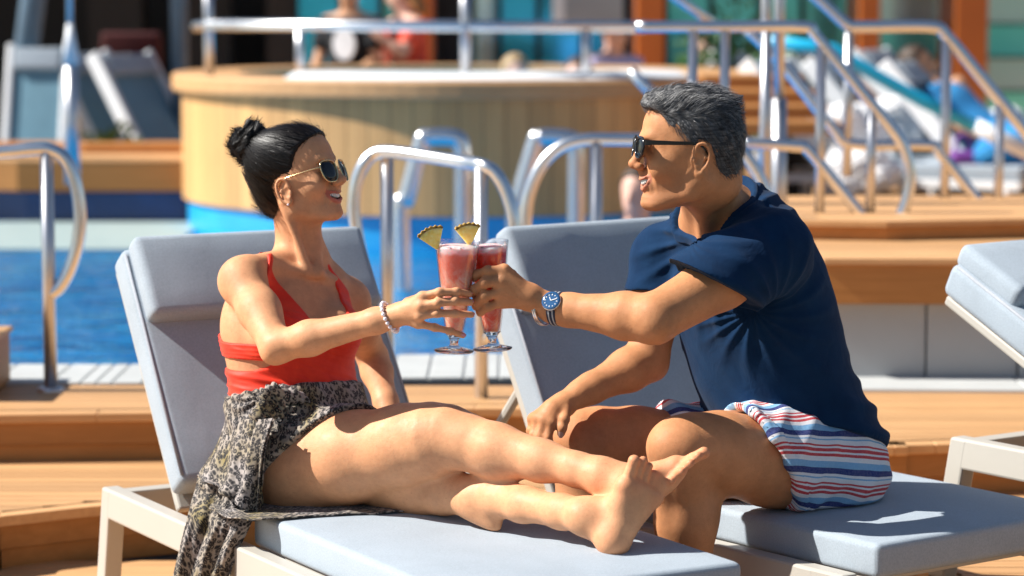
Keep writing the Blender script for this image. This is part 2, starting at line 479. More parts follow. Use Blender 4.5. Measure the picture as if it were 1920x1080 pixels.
def lounger(corner, a, L, theta, gap, blen, z0, label, fab, group='sun loungers with grey cushions', Wd=.65, seed=0, head=.80, dents=()):
    """corner: near upper corner of the seat cushion at the hinge; a: heading of the foot end below the picture plane"""
    root = thing('sun_lounger', (corner[0], corner[1], z0), label, 'sun lounger', group, -a)
    # local frame: x to the foot, y across (far side), z up
    Q = lambda name, mb, m, **kw: mb.build(name, M[m], root, local=True, **kw)
    fp = 'frame_paint'; T = .42
    x0, x1 = -head, L - .05
    for y in (-.03, Wd + .03):
        Q('side_rail', MB().box(((x0 + x1) / 2, y, .315), (x1 - x0, .045, .075)), fp, bevel=.006)
    for x in (x0 + .03, x1 - .2):
        Q('cross_bar', MB().box((x, Wd / 2, .315), (.05, Wd + .012, .06)), fp, bevel=.004)
    for y in (-.03, Wd + .03):
        for x, s in ((x0 + .028, -1), (x1 - .12, 1)):
            mb = MB(); w = .056; o = .07 * s
            v = []
            for (zz, off) in ((.352, 0), (0.0, o)):
                for dx, dy in ((-w / 2, -.023), (w / 2, -.023), (w / 2, .023), (-w / 2, .023)):
                    v.append((x + off + dx, y + dy, zz))
            mb.add(v, [(0, 1, 2, 3), (7, 6, 5, 4), (0, 4, 5, 1), (1, 5, 6, 2), (2, 6, 7, 3), (3, 7, 4, 0)])
            lg = Q('leg', mb, fp, bevel=.006)
            f = MB().box((x + o, y, .003), (.05, .04, .008)).build('foot_cap', M['black_rubber'], None); f.parent = lg
    Q('seat_panel', MB().box((L / 2 - .02, Wd / 2, .335), (L - .06, Wd - .02, .02)), fp, bevel=.003)
    th = .075
    c = link('seat_cushion', rbox((L / 2, Wd / 2, T - th / 2), (L, Wd, th), .016, 3, .004, None, seed, dents), M[fab], root, local=True)
    pp = [(.014, .012), (L - .014, .012), (L - .014, Wd - .012), (.014, Wd - .012)]
    for zz in (T - .006, T - th + .006):
        MB().tube(fillet([(x, y, zz) for x, y in pp + [pp[0]]], .02, 4), .0042, 6).build('piping', M['piping'], None, smooth=True).parent = c
    # reclining back: frame, cushion, head cushion, prop
    ca, sa = math.cos(theta), math.sin(theta)
    rot = Matrix(((-ca, 0, sa), (0, 1, 0), (sa, 0, ca)))   # local x runs up the back, local z is the front face
    rot = Matrix(((-ca, 0, sa), (0, -1, 0), (sa, 0, ca)))
    base = Vector((-gap, Wd / 2, T))
    P = lambda u, n: base + Vector((-ca * u + sa * n, 0, sa * u + ca * n))
    bw = Wd - .0
    link('back_frame', MB().box(P(blen / 2 - .02, -.098), (blen + .02, bw - .03, .026), rot).mesh('back_frame', bevel=.006), M[fp], root, local=True)
    bc = link('back_cushion', rbox(P(blen / 2, -.04), (blen, bw, .085), .022, 3, .004, rot, seed + 3), M[fab], root, local=True)
    hc = link('head_cushion', rbox(P(blen - .105, .022), (.225, bw - .03, .062), .022, 2, .006, rot, seed + 5), M[fab], root, local=True)
    for s in (-1, 1):
        pts = [P(.02, 0), P(blen - .02, 0)]
        MB().tube([p + Vector((0, s * (bw / 2 - .006), 0)) for p in pts], .004, 6).build('piping', M['piping'], None, smooth=True).parent = bc
    for y in (.10, Wd - .10):
        a_, b_ = P(blen * .5, -.11), Vector((x0 + .18, 0, .33))
        a_.y = b_.y = y
        Q('back_prop', MB().tube([a_, b_], .013, 8), fp, smooth=False)
    return root

lg1 = lounger((-.575, 5.82), R(60.6), .97, R(55), .41, .64, 0,
        'grey cushioned sun lounger the woman in red reclines on', 'cushion', seed=1, dents=((.86, .50, .06, .012), (.45, .36, .14, .012)))
lg2 = lounger((.185, 6.233), R(53), .96, R(61), .10, .625, 0,
        'grey cushioned sun lounger the man in the navy shirt sits sideways on', 'cushion', seed=2, dents=((.30, .30, .17, .020), (.42, .12, .12, .010)))
lg3 = lounger((1.505, 5.79), R(55), 1.0, R(25.5), .05, .80, .15,
        'empty grey cushioned sun lounger cut off by the right edge behind the man', 'cushion', seed=3, head=.71)

# ================================================================== pool rails and posts
def hoop(root, pts, r, m='steel', fil=.18, name='rail'):
    return MB().tube(fillet(pts, fil, 10), r, 14).build(name, M[m], root, smooth=True)

def post(root, p, z0, r=.022, m='steel_satin', flange=True):
    o = MB().tube([(p[0], p[1], z0), tuple(p)], r, 14).build('post', M[m], root, smooth=True)
    if flange:
        MB().lathe([(.001, z0 + .012), (r * 1.9, z0 + .012), (r * 2.1, z0 + .006), (r * 2.1, z0)], (p[0], p[1], 0), 16).build('flange', M[m], root, smooth=True)
    return o

# left rail: top bar coming in from outside the frame, closed by a rounded end
Yr = 8.45
r1 = thing('pool_handrail', at(90, 722, Yr), 'polished pool handrail with a rounded end at the left edge above the blue water', 'handrail', 'steel pool handrails')
A = lambda x, y, Y=Yr: at(x, y, Y)
post(r1, A(87, 285), .30, .0215)
MB().tube(spline([A(-420, 296), A(-150, 291), A(0, 285), A(60, 280), A(95, 281), A(122, 298), A(141, 340), A(150, 400), A(146, 455), A(131, 505), A(112, 538), A(94, 552)], 6), .0215, 14).build('rail', M['steel'], r1, smooth=True)
post(r1, A(-420, 300), .30, .0215)
# middle rail behind the drinks
Y2 = 8.62
r2 = thing('pool_handrail', at(905, 770, 8.3), 'polished pool handrail with two rounded ends standing behind the raised drinks', 'handrail', 'steel pool handrails')
MB().tube(spline([at(722, 612, Y2), at(706, 578, Y2), at(688, 525, Y2), at(672, 455, Y2), at(664, 395, Y2), at(668, 345, Y2), at(682, 308, Y2), at(705, 287, Y2), at(740, 285, 8.58),
                  at(800, 293, 8.5), at(870, 304, 8.38), at(905, 310, 8.3), at(930, 326, 8.28), at(950, 362, 8.27), at(963, 410, 8.26), at(966, 470, 8.26), at(955, 540, 8.27), at(935, 600, 8.28), at(908, 640, 8.3)], 6), .0215, 14).build('rail', M['steel'], r2, smooth=True)
post(r2, at(725, 290, Y2), .30, .0215)
post(r2, at(902, 314, 8.3), .15, .0215)
# right rail, partly behind the man
Y3 = 9.4
r3 = thing('pool_handrail', at(1118, 420, Y3), 'polished pool handrail arching behind the face of the man', 'handrail', 'steel pool handrails')
MB().tube(spline([at(1000, 520, Y3), at(990, 470, Y3), at(985, 410, Y3), at(994, 355, Y3), at(1018, 306, Y3), at(1052, 275, Y3), at(1095, 262, Y3), at(1150, 261, Y3), at(1250, 263, Y3), at(1340, 268, Y3), at(1385, 280, Y3), at(1412, 310, Y3), at(1432, 350, Y3), at(1440, 395, Y3), at(1436, 450, Y3)], 6), .023, 14).build('rail', M['steel'], r3, smooth=True)
post(r3, at(1118, 266, Y3), .30, .023); post(r3, at(1360, 272, Y3), .30, .023)
# the pair of far ladder rails with flat tops
for k, (xs, lab) in enumerate((((752, 388, 762, 372, 790, 268, 800, 258, 850, 258, 866, 275, 868, 345), 'far pool ladder rail with a bent top seen through the middle handrail'),
                  ((965, 400, 972, 372, 1003, 268, 1012, 258, 1066, 260, 1079, 275, 1080, 345), 'far pool ladder rail with a bent top left of the face of the man'))):
    Yk = 12.6
    rr = thing('ladder_rail', at(xs[0], 470, Yk), lab, 'handrail', 'far pool ladder rails')
    pts = [at(xs[i], xs[i + 1], Yk) for i in range(0, len(xs), 2)]
    MB().tube(spline([at(xs[0] + 4, 560, Yk)] + pts + [at(xs[-2], 560, Yk)], 6), .042, 12).build('rail', M['steel'], rr, smooth=True)
# grab rail on the whirlpool rim
gr = thing('rim_rail', at(560, 150, 14.95), 'straight steel grab rail standing on the rim of the whirlpool tub', 'handrail')
def rimY(x):
    dx = (x - 870) / 535.0
    return 16.45 - 1.60 * math.sqrt(max(.02, 1 - dx * dx)) 
xs = list(range(392, 1190, 50)) + [1190]
MB().tube([at(366, 50, rimY(380))] + [at(x, 47 + (x - 390) * .003, rimY(x)) for x in xs] + [at(1215, 50, rimY(1190))], .031, 12).build('rail', M['steel'], gr, smooth=True)
for x, y0 in ((390, -60), (562, 50), (872, -60), (1100, 52)):
    p = at(x, y0, rimY(x)); b = at(x, 150, rimY(x))
    post(gr, p, 1.09, .028 if y0 < 0 else .024, flange=False)
# stair rails on the right, each a pair of bars closed by a loop
Y5 = 9.6
s1 = thing('stair_rail', at(1640, 430, Y5), 'double steel stair rail closed by a large loop right of the head of the man', 'handrail', 'steel stair rails')
MB().tube(spline([at(1192, 50, Y5), at(1350, 50, Y5), at(1505, 50, Y5), at(1530, 68, Y5), at(1610, 166, Y5), at(1680, 250, Y5), at(1700, 290, Y5), at(1707, 330, Y5), at(1700, 375, Y5), at(1684, 412, Y5), at(1660, 430, Y5), at(1636, 425, Y5), at(1570, 347, Y5), at(1516, 282, Y5), at(1495, 274, Y5), at(1390, 267, Y5)], 5), .0215, 14).build('rail', M['steel'], s1, smooth=True)
for x, y, yb in ((1300, 55, 330), (1360, 55, 330), (1540, 85, 425), (1635, 195, 400)):
    MB().tube([at(x, y, Y5), at(x - 4, yb, Y5)], .018, 12).build('post', M['steel_satin'], s1, smooth=True)
Y6 = 10.3
s2 = thing('stair_rail', at(1770, 420, Y6), 'double steel stair rail cut off by the right edge before the loungers with towels', 'handrail', 'steel stair rails')
MB().tube(spline([at(1490, -40, Y6), at(1545, 8, Y6), at(1588, 46, Y6), at(1620, 50, Y6), at(1745, 50, Y6), at(1775, 68, Y6), at(1850, 158, Y6), at(1930, 255, Y6), at(2040, 390, Y6)], 5), .024, 14).build('rail', M['steel'], s2, smooth=True)
MB().tube(spline([at(1400, 55, Y6), at(1470, 125, Y6), at(1560, 238, Y6), at(1600, 270, Y6), at(1740, 272, Y6), at(1765, 290, Y6), at(1850, 395, Y6), at(1878, 412, Y6), at(1960, 414, Y6)], 5), .022, 14).build('rail', M['steel'], s2, smooth=True)
for x, y, yb in ((1592, 50, 330), (1775, 62, 420), (1875, 190, 440)):
    MB().tube([at(x, y, Y6), at(x - 5, yb, Y6)], .019, 12).build('post', M['steel_satin'], s2, smooth=True)
MB().tube([at(1846, 400, Y6), at(1826, 452, Y6)], .024, 12).build('post', M['steel_satin'], s2, smooth=True)
s3 = thing('stair_rail', at(1200, 150, 11.2), 'sunlit sloping steel rail descending behind the hair of the man', 'handrail', 'steel stair rails')
MB().tube([at(1182, 132, 11.2), at(1216, 168, 11.2), at(1290, 245, 11.2)], .024, 12).build('rail', M['steel'], s3, smooth=True)
MB().tube([at(1215, -60, 11.2), at(1262, -8, 11.2), at(1342, 48, 11.2)], .022, 12).build('rail', M['steel'], s3, smooth=True)
# turquoise painted hose rail far behind
M_turq = plain('turquoise_paint', (.01, .42, .68), .35, var=.05)
s4 = thing('slide_rail', at(1700, 180, 13.6), 'turquoise painted rail slanting down behind the stair rails', 'handrail')
MB().tube([at(1440, 78, 13.6), at(1560, 92, 13.6), at(1640, 140, 13.6), at(1730, 190, 13.6), at(1830, 238, 13.6)], .034, 12).build('rail', M_turq, s4, smooth=True)
MB().tube([at(1828, 236, 13.6), at(1880, 262, 13.6), at(1960, 300, 13.6)], .042, 12).build('rail', M['white_paint'], s4, smooth=True)
# tall masts
m1 = thing('shower_mast', at(1448, 420, 10.0), 'tall paired white and steel shower mast right of the head of the man', 'mast')
MB().tube([at(1436, 176, 10.0), at(1437, -150, 10.0)], .020, 14).build('upper_tube', M['steel_satin'], m1, smooth=True)
MB().tube([at(1437, 45, 9.94), at(1432, 420, 9.94)], [.014, .028], 14).build('cone', M['steel_satin'], m1, smooth=True)
MB().tube([at(1460, 520, 10.05), at(1461, 185, 10.05)], .030, 14).build('lower_tube', M['steel_satin'], m1, smooth=True)
MB().tube([at(1461, 183, 10.05), at(1463, -150, 10.05)], .021, 14).build('upper_tube', M['steel_satin'], m1, smooth=True)
MB().tube([at(1430, 520, 9.94), at(1432, 419, 9.94)], .030, 14).build('lower_tube', M['steel_satin'], m1, smooth=True)
m2 = thing('shower_mast', at(136, 300, 14.0), 'slim shower mast with a pointed blue collar beside the far left loungers', 'mast')
MB().tube([at(136, 345, 14.0), at(133, 118, 14.0)], .040, 14).build('lower_tube', M['steel_satin'], m2, smooth=True)
MB().tube([at(133, 120, 14.0), at(131, 44, 14.0)], [.048, .016], 14).build('cone', M['white_paint'], m2, smooth=True)
MB().tube([at(131, 44, 14.0), at(130, -160, 14.0)], .016, 14).build('upper_tube', M['steel_satin'], m2, smooth=True)

# ================================================================== far loungers
def small_lounger(p, rz, label, grp, back=52, w=.62, sc=1.0):
    root = thing('sun_lounger', p, label, 'sun lounger', grp, rz); root.scale = (sc,) * 3
    # local x to the foot, y across
    th = R(back); ca, sa = math.cos(th), math.sin(th)
    rot = Matrix(((-ca, 0, sa), (0, -1, 0), (sa, 0, ca)))
    link('seat_cushion', rbox((.6, 0, .33), (1.2, w, .09), .02), M['cushion'], root, local=True)
    P = lambda u, n: Vector((-ca * u + sa * n, 0, .36 + sa * u + ca * n))
    link('back_cushion', rbox(P(.40, -.04), (.80, w - .09, .07), .02, 0, 0, rot), M['cushion_blue'], root, local=True)
    link('head_cushion', rbox(P(.70, .02), (.16, w - .11, .05), .018, 0, 0, rot), M['cushion'], root, local=True)
    for s in (-1, 1):
        link('side_frame', MB().box(P(.40, -.03) + Vector((0, s * (w / 2 - .02), 0)), (.84, .05, .11), rot).mesh('side_frame', bevel=.012), M['white_paint'], root, local=True)
        MB().box((.35, s * (w / 2 + .0), .26), (1.7, .045, .05)).build('side_rail', M['white_paint'], root, local=True, bevel=.005)
        for x in (-.42, 1.1):
            MB().box((x, s * (w / 2), .12), (.05, .044, .24)).build('leg', M['white_paint'], root, local=True, bevel=.005)
    return root
gl = 'white framed loungers on the far left platform'
z1 = .10
small_lounger((-3.36, 18.7, z1), R(-90), 'far lounger with a teal back panel facing the camera, beside the slim mast', gl, 66, .44)
small_lounger((-2.78, 19.2, z1), R(-32), 'far white lounger seen from its side, just right of the slim mast', gl, 58)
small_lounger((-2.42, 18.9, z1), R(-32), 'far white lounger half hidden by the whirlpool tub', gl, 58)
small_lounger((-4.05, 18.9, z1), R(-88), 'far lounger at the very left edge of the platform', gl, 60, .5)

gR = 'white loungers on the far right stage'
zz = .20
for (x, y, Y, rz, lab) in ((1590, 395, 16.2, -30, 'far white lounger behind the big rail loop'),
                           (1700, 395, 16.6, -25, 'far white lounger under the legs of the bare sunbather'),
                           (1850, 400, 16.0, -28, 'far white lounger under the sunbather with the purple bag'),
                           (1640, 300, 18.8, -30, 'far white lounger in the rear row behind the turquoise rail'),
                           (1760, 300, 19.2, -30, 'far white lounger in the rear row beside the orange column'),
                           (1500, 300, 18.4, -30, 'far white lounger in the rear row right of the paired mast')):
    p = at(x, y, Y); p.z = zz
    small_lounger(p, R(rz), lab, gR, 48)

# ================================================================== superstructure behind
bw = thing('glass_front', (2.5, 24.2, 0), 'long teal glazed front of the ship behind the pool area', 'building')
def glass_mat(name, c1, c2, rough=.10):
    t = NT(name).set(rough=rough, spec=.8, metal=.6)
    t.base(t.ramp(t.noise(.7, 3).outputs[0], [(.3, c1), (.7, c2)])); t.bump(t.noise(1.4, 2).outputs[0], .06, .02); M[name] = t.m
glass_mat('glass_teal', (.10, .66, .74), (.20, .80, .86))
glass_mat('glass_blue', (.02, .52, .95), (.06, .66, .98))
glass_mat('glass_pale', (.42, .70, .78), (.58, .80, .86))
def Xat(x, Y): return (x - 960) / F * Y * 1.005
YB = 24.0
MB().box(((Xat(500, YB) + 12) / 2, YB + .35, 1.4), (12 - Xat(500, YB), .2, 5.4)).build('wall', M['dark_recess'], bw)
MB().box(((Xat(500, YB) + 12) / 2, YB - .04, -1.2 + .6), (12 - Xat(500, YB), .2, 1.0)).build('plinth', M['wall_tile'], bw)
cols = [(560, 640, 'glass_blue'), (645, 715, 'glass_blue'), (720, 815, 'glass_teal'), (890, 935, 'glass_blue'), (938, 1008, 'glass_blue'), (1012, 1090, 'glass_blue'), (1094, 1165, 'glass_blue'),
        (1250, 1330, 'glass_teal'), (1334, 1420, 'glass_teal'), (1424, 1500, 'glass_teal'), (1504, 1585, 'glass_teal')]
for a, b, g in cols:
    MB().box(((Xat(a, YB) + Xat(b, YB)) / 2, YB + .12, 1.5), (Xat(b, YB) - Xat(a, YB) - .02, .03, 3.6)).build('pane', M[g], bw)
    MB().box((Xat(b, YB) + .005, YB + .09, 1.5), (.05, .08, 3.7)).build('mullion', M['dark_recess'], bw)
MB().box((Xat(910, YB), YB + .06, 1.62), (.16, .05, 1.4)).build('light_panel', M['glass_pale'], bw, bevel=.02)
for a, b in ((1640, 1780), (1850, 2000)):
    for k in range(9):
        z = .25 + k * .30
        MB().box(((Xat(a, YB) + Xat(b, YB)) / 2, YB + .10, z), (Xat(b, YB) - Xat(a, YB) + .2, .04, .285)).build('pane', M['glass_teal' if k % 2 else 'glass_pale'], bw)
        MB().box(((Xat(a, YB) + Xat(b, YB)) / 2, YB + .06, z + .15), (Xat(b, YB) - Xat(a, YB) + .2, .10, .02)).build('ledge', M['dark_recess'], bw)
for x, w, lab in ((1214, 54, 'orange timber column left of the hair of the man'), (1806, 62, 'orange timber column beyond the right stair rail'), (1618, 40, 'shaded timber column beyond the big rail loop'), (800, 26, 'narrow orange timber column behind the woman in coral')):
    Y = 22.5; wd = w / F * Y
    c = thing('timber_column', (Xat(x, Y), Y, -.2), lab, 'column', 'timber columns before the glass front')
    MB().box((Xat(x, Y), Y + .25, 1.5), (wd, .9, 3.8)).build('shaft', M['column_wood'], c, bevel=.02)
    MB().box((Xat(x, Y), Y + .25, -.3), (wd + .1, 1.0, .25)).build('foot', M['steel_satin'], c, bevel=.01)
# dark recess with its roof on the left
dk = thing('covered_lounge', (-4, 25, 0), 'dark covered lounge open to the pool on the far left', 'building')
MB().box((-5.2, 26.6, 1.5), (8.2, .2, 5)).build('back_wall', M['dark_recess'], dk)  # near-black wall colour holds the deep shade of the recess
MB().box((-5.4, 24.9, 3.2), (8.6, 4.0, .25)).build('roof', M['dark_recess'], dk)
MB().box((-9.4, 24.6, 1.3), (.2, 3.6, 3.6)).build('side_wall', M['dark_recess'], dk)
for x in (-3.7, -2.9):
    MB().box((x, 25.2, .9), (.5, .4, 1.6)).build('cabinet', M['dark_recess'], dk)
plain('grey_paint', (.09, .15, .21), .5)
for (x0, y0, x1, y1, w, lab) in ((66, -30, 44, 138, .10, 'leaning pale steel pillar of the covered lounge beside the left loungers'), (335, -30, 338, 150, .07, 'thin pale pillar of the covered lounge left of the whirlpool rail')):
    a, b = at(x0, y0, 19.2), at(x1, y1, 19.2)
    d = (b - a).normalized(); b2 = a + d * ((a.z - .10) / -d.z)
    c = thing('pillar', b2, lab, 'pillar', 'pillars of the covered lounge')
    MB().tube([a - d * 1.4, b2], w * .9, 12).build('shaft', M['grey_paint'], c, smooth=True)
    MB().lathe([(.001, .12), (w * 1.5, .12), (w * 1.5, .10)], (b2.x, b2.y, 0), 16).build('foot_plate', M['steel_satin'], c)
rb = thing('cushion_seat', at(235, 150, 20), 'dark red seat inside the covered lounge', 'seat')
plain('dark_red', (.06, .004, .004), .8)
rp_ = at(240, 150, 20)
link('seat', rbox((rp_.x, 20, .98), (.45, .4, .12), .03), M['dark_red'], rb)
link('backrest', rbox((rp_.x, 20.2, 1.12), (.45, .1, .32), .03), M['dark_red'], rb)
# pale notice board hanging above the rail
sg = thing('notice_board', at(1100, 20, 19.5), 'pale grey notice board standing before the blue glass', 'sign')
a, b = at(1036, -60, 19.5), at(1168, 40, 19.5)
MB().box(((a.x + b.x) / 2, 19.5, (a.z + b.z) / 2), (b.x - a.x, .03, a.z - b.z)).build('panel', M['wall_tile'], sg, bevel=.004)
MB().box((a.x + .05, 19.478, (a.z + b.z) / 2), (.08, .012, a.z - b.z - .01)).build('white_edge', M['white_paint'], sg)
MB().tube([((a.x + b.x) / 2, 19.53, b.z + .1), ((a.x + b.x) / 2, 19.53, .3)], .02, 8).build('stand', M['steel_satin'], sg)
# planters
def planter(p, h, n, lab, sd):
    rnd = random.Random(sd)
    t = thing('potted_plant', p, lab, 'plant', 'plants before the glass front')
    MB().lathe([(.001, 0), (.16, 0), (.2, .35), (.18, .35), (.17, .3), (.001, .3)], p, 16).build('pot', M['dark_recess'], t)
    mb = MB()
    for i in range(n):
        d = Vector((rnd.gauss(0, 1), rnd.gauss(0, 1), abs(rnd.gauss(.4, .8)))).normalized()
        c = Vector(p) + Vector((0, 0, .35)) + d * rnd.uniform(.05, h) 
        u = d.orthogonal().normalized(); l = rnd.uniform(.06, .11); w = l * .3
        mb.add([c, c + d * l * .5 + u * w, c + d * l + Vector((0, 0, -.02)), c + d * l * .5 - u * w], [(0, 1, 2, 3)])
    f = mb.build('foliage', M['leaf'], t); f['kind'] = 'stuff'
t = NT('leaf').set(rough=.5); t.base(t.ramp(t.noise(9).outputs[0], [(.3, (.02, .07, .015)), (.7, (.05, .14, .03))])); M['leaf'] = t.m
p = at(1385, 150, 18.0); p.z = .745; planter(p, .42, 340, 'bushy green plant right behind the hair of the man', 3)
p = at(1480, 190, 17.6); p.z = .20; planter(p, .4, 300, 'dark green plant right of the paired mast', 5)
p = at(205, 280, 17.6); p.z = .10; planter(p, .25, 160, 'small dark plant between the far left loungers', 6)
structure('far_deck', MB().prism([(-.88, 18.4), (1.18, 18.4), (1.18, 23.9), (-.88, 23.9)], .3, .74), M['teak'])
# ================================================================== modelling kit for bodies and cloth: blended volumes, one skin
def unit(v):
    v = np.asarray(v, float); return v / np.linalg.norm(v)
def basis(f, up=(0, 0, 1)):
    """rows: forward, left, up"""
    f = unit(f); l = unit(np.cross(up, f)); u = np.cross(f, l); return np.array([f, l, u])
def rot_about(axis, deg):
    return np.array(Matrix.Rotation(R(deg), 3, Vector(axis)))

class Vol:
    def __init__(s, origin, B, lo, hi, h, fine=()):
        """grid in the frame B (rows) at origin; fine: list of (lo, hi, step) boxes in that frame"""
        s.o = np.asarray(origin, float); s.B = np.asarray(B, float)
        s.ax = []
        for a in range(3):
            x = lo[a]; out = [x]
            while x < hi[a]:
                st = h
                for (l, u, q) in fine:
                    if l[a] - q <= x < u[a]: st = min(st, q)
                x += st; out.append(x)
            s.ax.append(np.array(out, np.float32))
        s.f = np.full([len(a) for a in s.ax], .05, np.float32)
    def loc(s, p): return s.B @ (np.asarray(p, float) - s.o)
    def vec(s, v): return s.B @ np.asarray(v, float)
    def sl(s, lo, hi):
        r = []
        for a in range(3):
            i = int(np.searchsorted(s.ax[a], lo[a])); j = int(np.searchsorted(s.ax[a], hi[a]))
            r.append(slice(i, max(i, j)))
        return tuple(r)
    def grid(s, r):
        return s.ax[0][r[0]][:, None, None], s.ax[1][r[1]][None, :, None], s.ax[2][r[2]][None, None, :]
    def apply(s, lo, hi, fn, k, mode='u'):
        pad = k + .022
        r = s.sl(np.asarray(lo) - pad, np.asarray(hi) + pad)
        if any(q.stop <= q.start for q in r): return
        d = fn(*s.grid(r)).astype(np.float32); g = s.f[r]
        if mode == 'u':
            if k > 0:
                h = np.clip(.5 + .5 * (g - d) / k, 0, 1); s.f[r] = g * (1 - h) + d * h - k * h * (1 - h)
            else: s.f[r] = np.minimum(g, d)
        else:                                   # carve
            d = -d
            if k > 0:
                h = np.clip(.5 - .5 * (g - d) / k, 0, 1); s.f[r] = g * (1 - h) + d * h + k * h * (1 - h)
            else: s.f[r] = np.maximum(g, d)
    # ---- shapes (world coordinates)
    def cap(s, a, b, ra, rb=None, k=.01, mode='u'):
        rb = ra if rb is None else rb
        A, Bq = s.loc(a), s.loc(b); ba = Bq - A; L2 = max(1e-9, float(ba @ ba))
        def fn(X, Y, Z):
            px, py, pz = X - A[0], Y - A[1], Z - A[2]
            t = np.clip((px * ba[0] + py * ba[1] + pz * ba[2]) / L2, 0, 1)
            return np.sqrt((px - t * ba[0]) ** 2 + (py - t * ba[1]) ** 2 + (pz - t * ba[2]) ** 2) - (ra + (rb - ra) * t)
        m = max(ra, rb)
        s.apply(np.minimum(A, Bq) - m, np.maximum(A, Bq) + m, fn, k, mode)
    def chain(s, pts, rs, k=.01, mode='u'):
        for i in range(len(pts) - 1): s.cap(pts[i], pts[i + 1], rs[i], rs[i + 1], k, mode)
    def ell(s, c, r, B=None, k=.01, mode='u'):
        """ellipsoid with radii r along the rows of B (world directions)"""
        C = s.loc(c); r = np.asarray(r, float)
        Q = (np.eye(3) if B is None else np.asarray(B, float)) @ s.B.T          # local -> own axes
        m = np.sqrt(((Q * r[:, None]) ** 2).sum(0))
        def fn(X, Y, Z):
            p = [X - C[0], Y - C[1], Z - C[2]]
            q = [Q[i, 0] * p[0] + Q[i, 1] * p[1] + Q[i, 2] * p[2] for i in range(3)]
            k0 = np.sqrt(sum((q[i] / r[i]) ** 2 for i in range(3))) + 1e-6
            k1 = np.sqrt(sum((q[i] / r[i] ** 2) ** 2 for i in range(3))) + 1e-6
            return k0 * (k0 - 1) / k1
        s.apply(C - m, C + m, fn, k, mode)
    def loft(s, st, k=.02, dens=5, mode='u'):
        """st: stations (centre, forward, left, half width, front depth, back depth)"""
        n = len(st); P = []
        arr = np.array([np.concatenate([np.asarray(a[0], float), np.asarray(a[1], float), np.asarray(a[2], float), [a[3], a[4], a[5]]]) for a in st])
        out = []
        for i in range(n - 1):
            a, b, c, d = arr[max(i - 1, 0)], arr[i], arr[i + 1], arr[min(i + 2, n - 1)]
            for q in range(dens):
                t = q / dens
                out.append(.5 * (2 * b + (c - a) * t + (2 * a - 5 * b + 4 * c - d) * t * t + (3 * b - a - 3 * c + d) * t ** 3))
        out.append(arr[-1]); arr = np.array(out)
        for i in range(len(arr) - 1):
            A, Bq = s.loc(arr[i, :3]), s.loc(arr[i + 1, :3]); ba = Bq - A; L2 = float(ba @ ba); L = math.sqrt(L2)
            fw = s.vec(unit(arr[i, 3:6] + arr[i + 1, 3:6])); lf = s.vec(unit(arr[i, 6:9] + arr[i + 1, 6:9]))
            r0, r1 = arr[i, 9:], arr[i + 1, 9:]
            def fn(X, Y, Z, A=A, ba=ba, L2=L2, fw=fw, lf=lf, r0=r0, r1=r1, L=L):
                px, py, pz = X - A[0], Y - A[1], Z - A[2]
                t = np.clip((px * ba[0] + py * ba[1] + pz * ba[2]) / L2, 0, 1)
                qx, qy, qz = px - t * ba[0], py - t * ba[1], pz - t * ba[2]
                l = qx * lf[0] + qy * lf[1] + qz * lf[2]; f = qx * fw[0] + qy * fw[1] + qz * fw[2]
                h2 = np.maximum(qx * qx + qy * qy + qz * qz - l * l - f * f, 0)
                rl = r0[0] + (r1[0] - r0[0]) * t
                rf = np.where(f > 0, r0[1] + (r1[1] - r0[1]) * t, r0[2] + (r1[2] - r0[2]) * t)
                rh = np.minimum(rl, rf) * .8
                k0 = np.sqrt((l / rl) ** 2 + (f / rf) ** 2 + h2 / rh ** 2) + 1e-6
                k1 = np.sqrt((l / rl ** 2) ** 2 + (f / rf ** 2) ** 2 + h2 / rh ** 4) + 1e-6
                return k0 * (k0 - 1) / k1
            m = max(r0.max(), r1.max())
            s.apply(np.minimum(A, Bq) - m, np.maximum(A, Bq) + m, fn, k if i == 0 else .010, mode)
    def cut(s, fn, k=0.0):
        """keep only where fn(world points) < 0; fn gets three broadcast arrays of world coordinates"""
        X, Y, Z = s.grid((slice(None),) * 3)
        w = [s.o[a] + X * s.B[0, a] + Y * s.B[1, a] + Z * s.B[2, a] for a in range(3)]
        d = fn(*w).astype(np.float32)
        if k > 0:
            h = np.clip(.5 - .5 * (s.f - d) / k, 0, 1); s.f = s.f * (1 - h) + d * h + k * h * (1 - h)
        else: s.f = np.maximum(s.f, d)
    def resample(s, other):
        """the field of another volume that shares this one's frame, on this grid"""
        f = other.f
        for a in range(3):
            x = np.clip(s.ax[a], other.ax[a][0], other.ax[a][-1] - 1e-6); i = np.clip(np.searchsorted(other.ax[a], x, 'right') - 1, 0, len(other.ax[a]) - 2)
            t = ((x - other.ax[a][i]) / (other.ax[a][i + 1] - other.ax[a][i])).astype(np.float32); sh = [1, 1, 1]; sh[a] = -1; t = t.reshape(sh)
            f = np.take(f, i, a) * (1 - t) + np.take(f, i + 1, a) * t
        return f
    def cover(s, other, off, reach):
        """grow so that the other volume stays off below this surface, no farther than reach away"""
        b = np.maximum(s.resample(other) - off, s.f - reach); k = .012
        h = np.clip(.5 + .5 * (s.f - b) / k, 0, 1); s.f = s.f * (1 - h) + b * h - k * h * (1 - h)
    def merge(s, other, k=.02):
        h = np.clip(.5 + .5 * (s.f - other.f) / k, 0, 1); s.f = s.f * (1 - h) + other.f * h - k * h * (1 - h)
    def world_axes(s): return s.ax

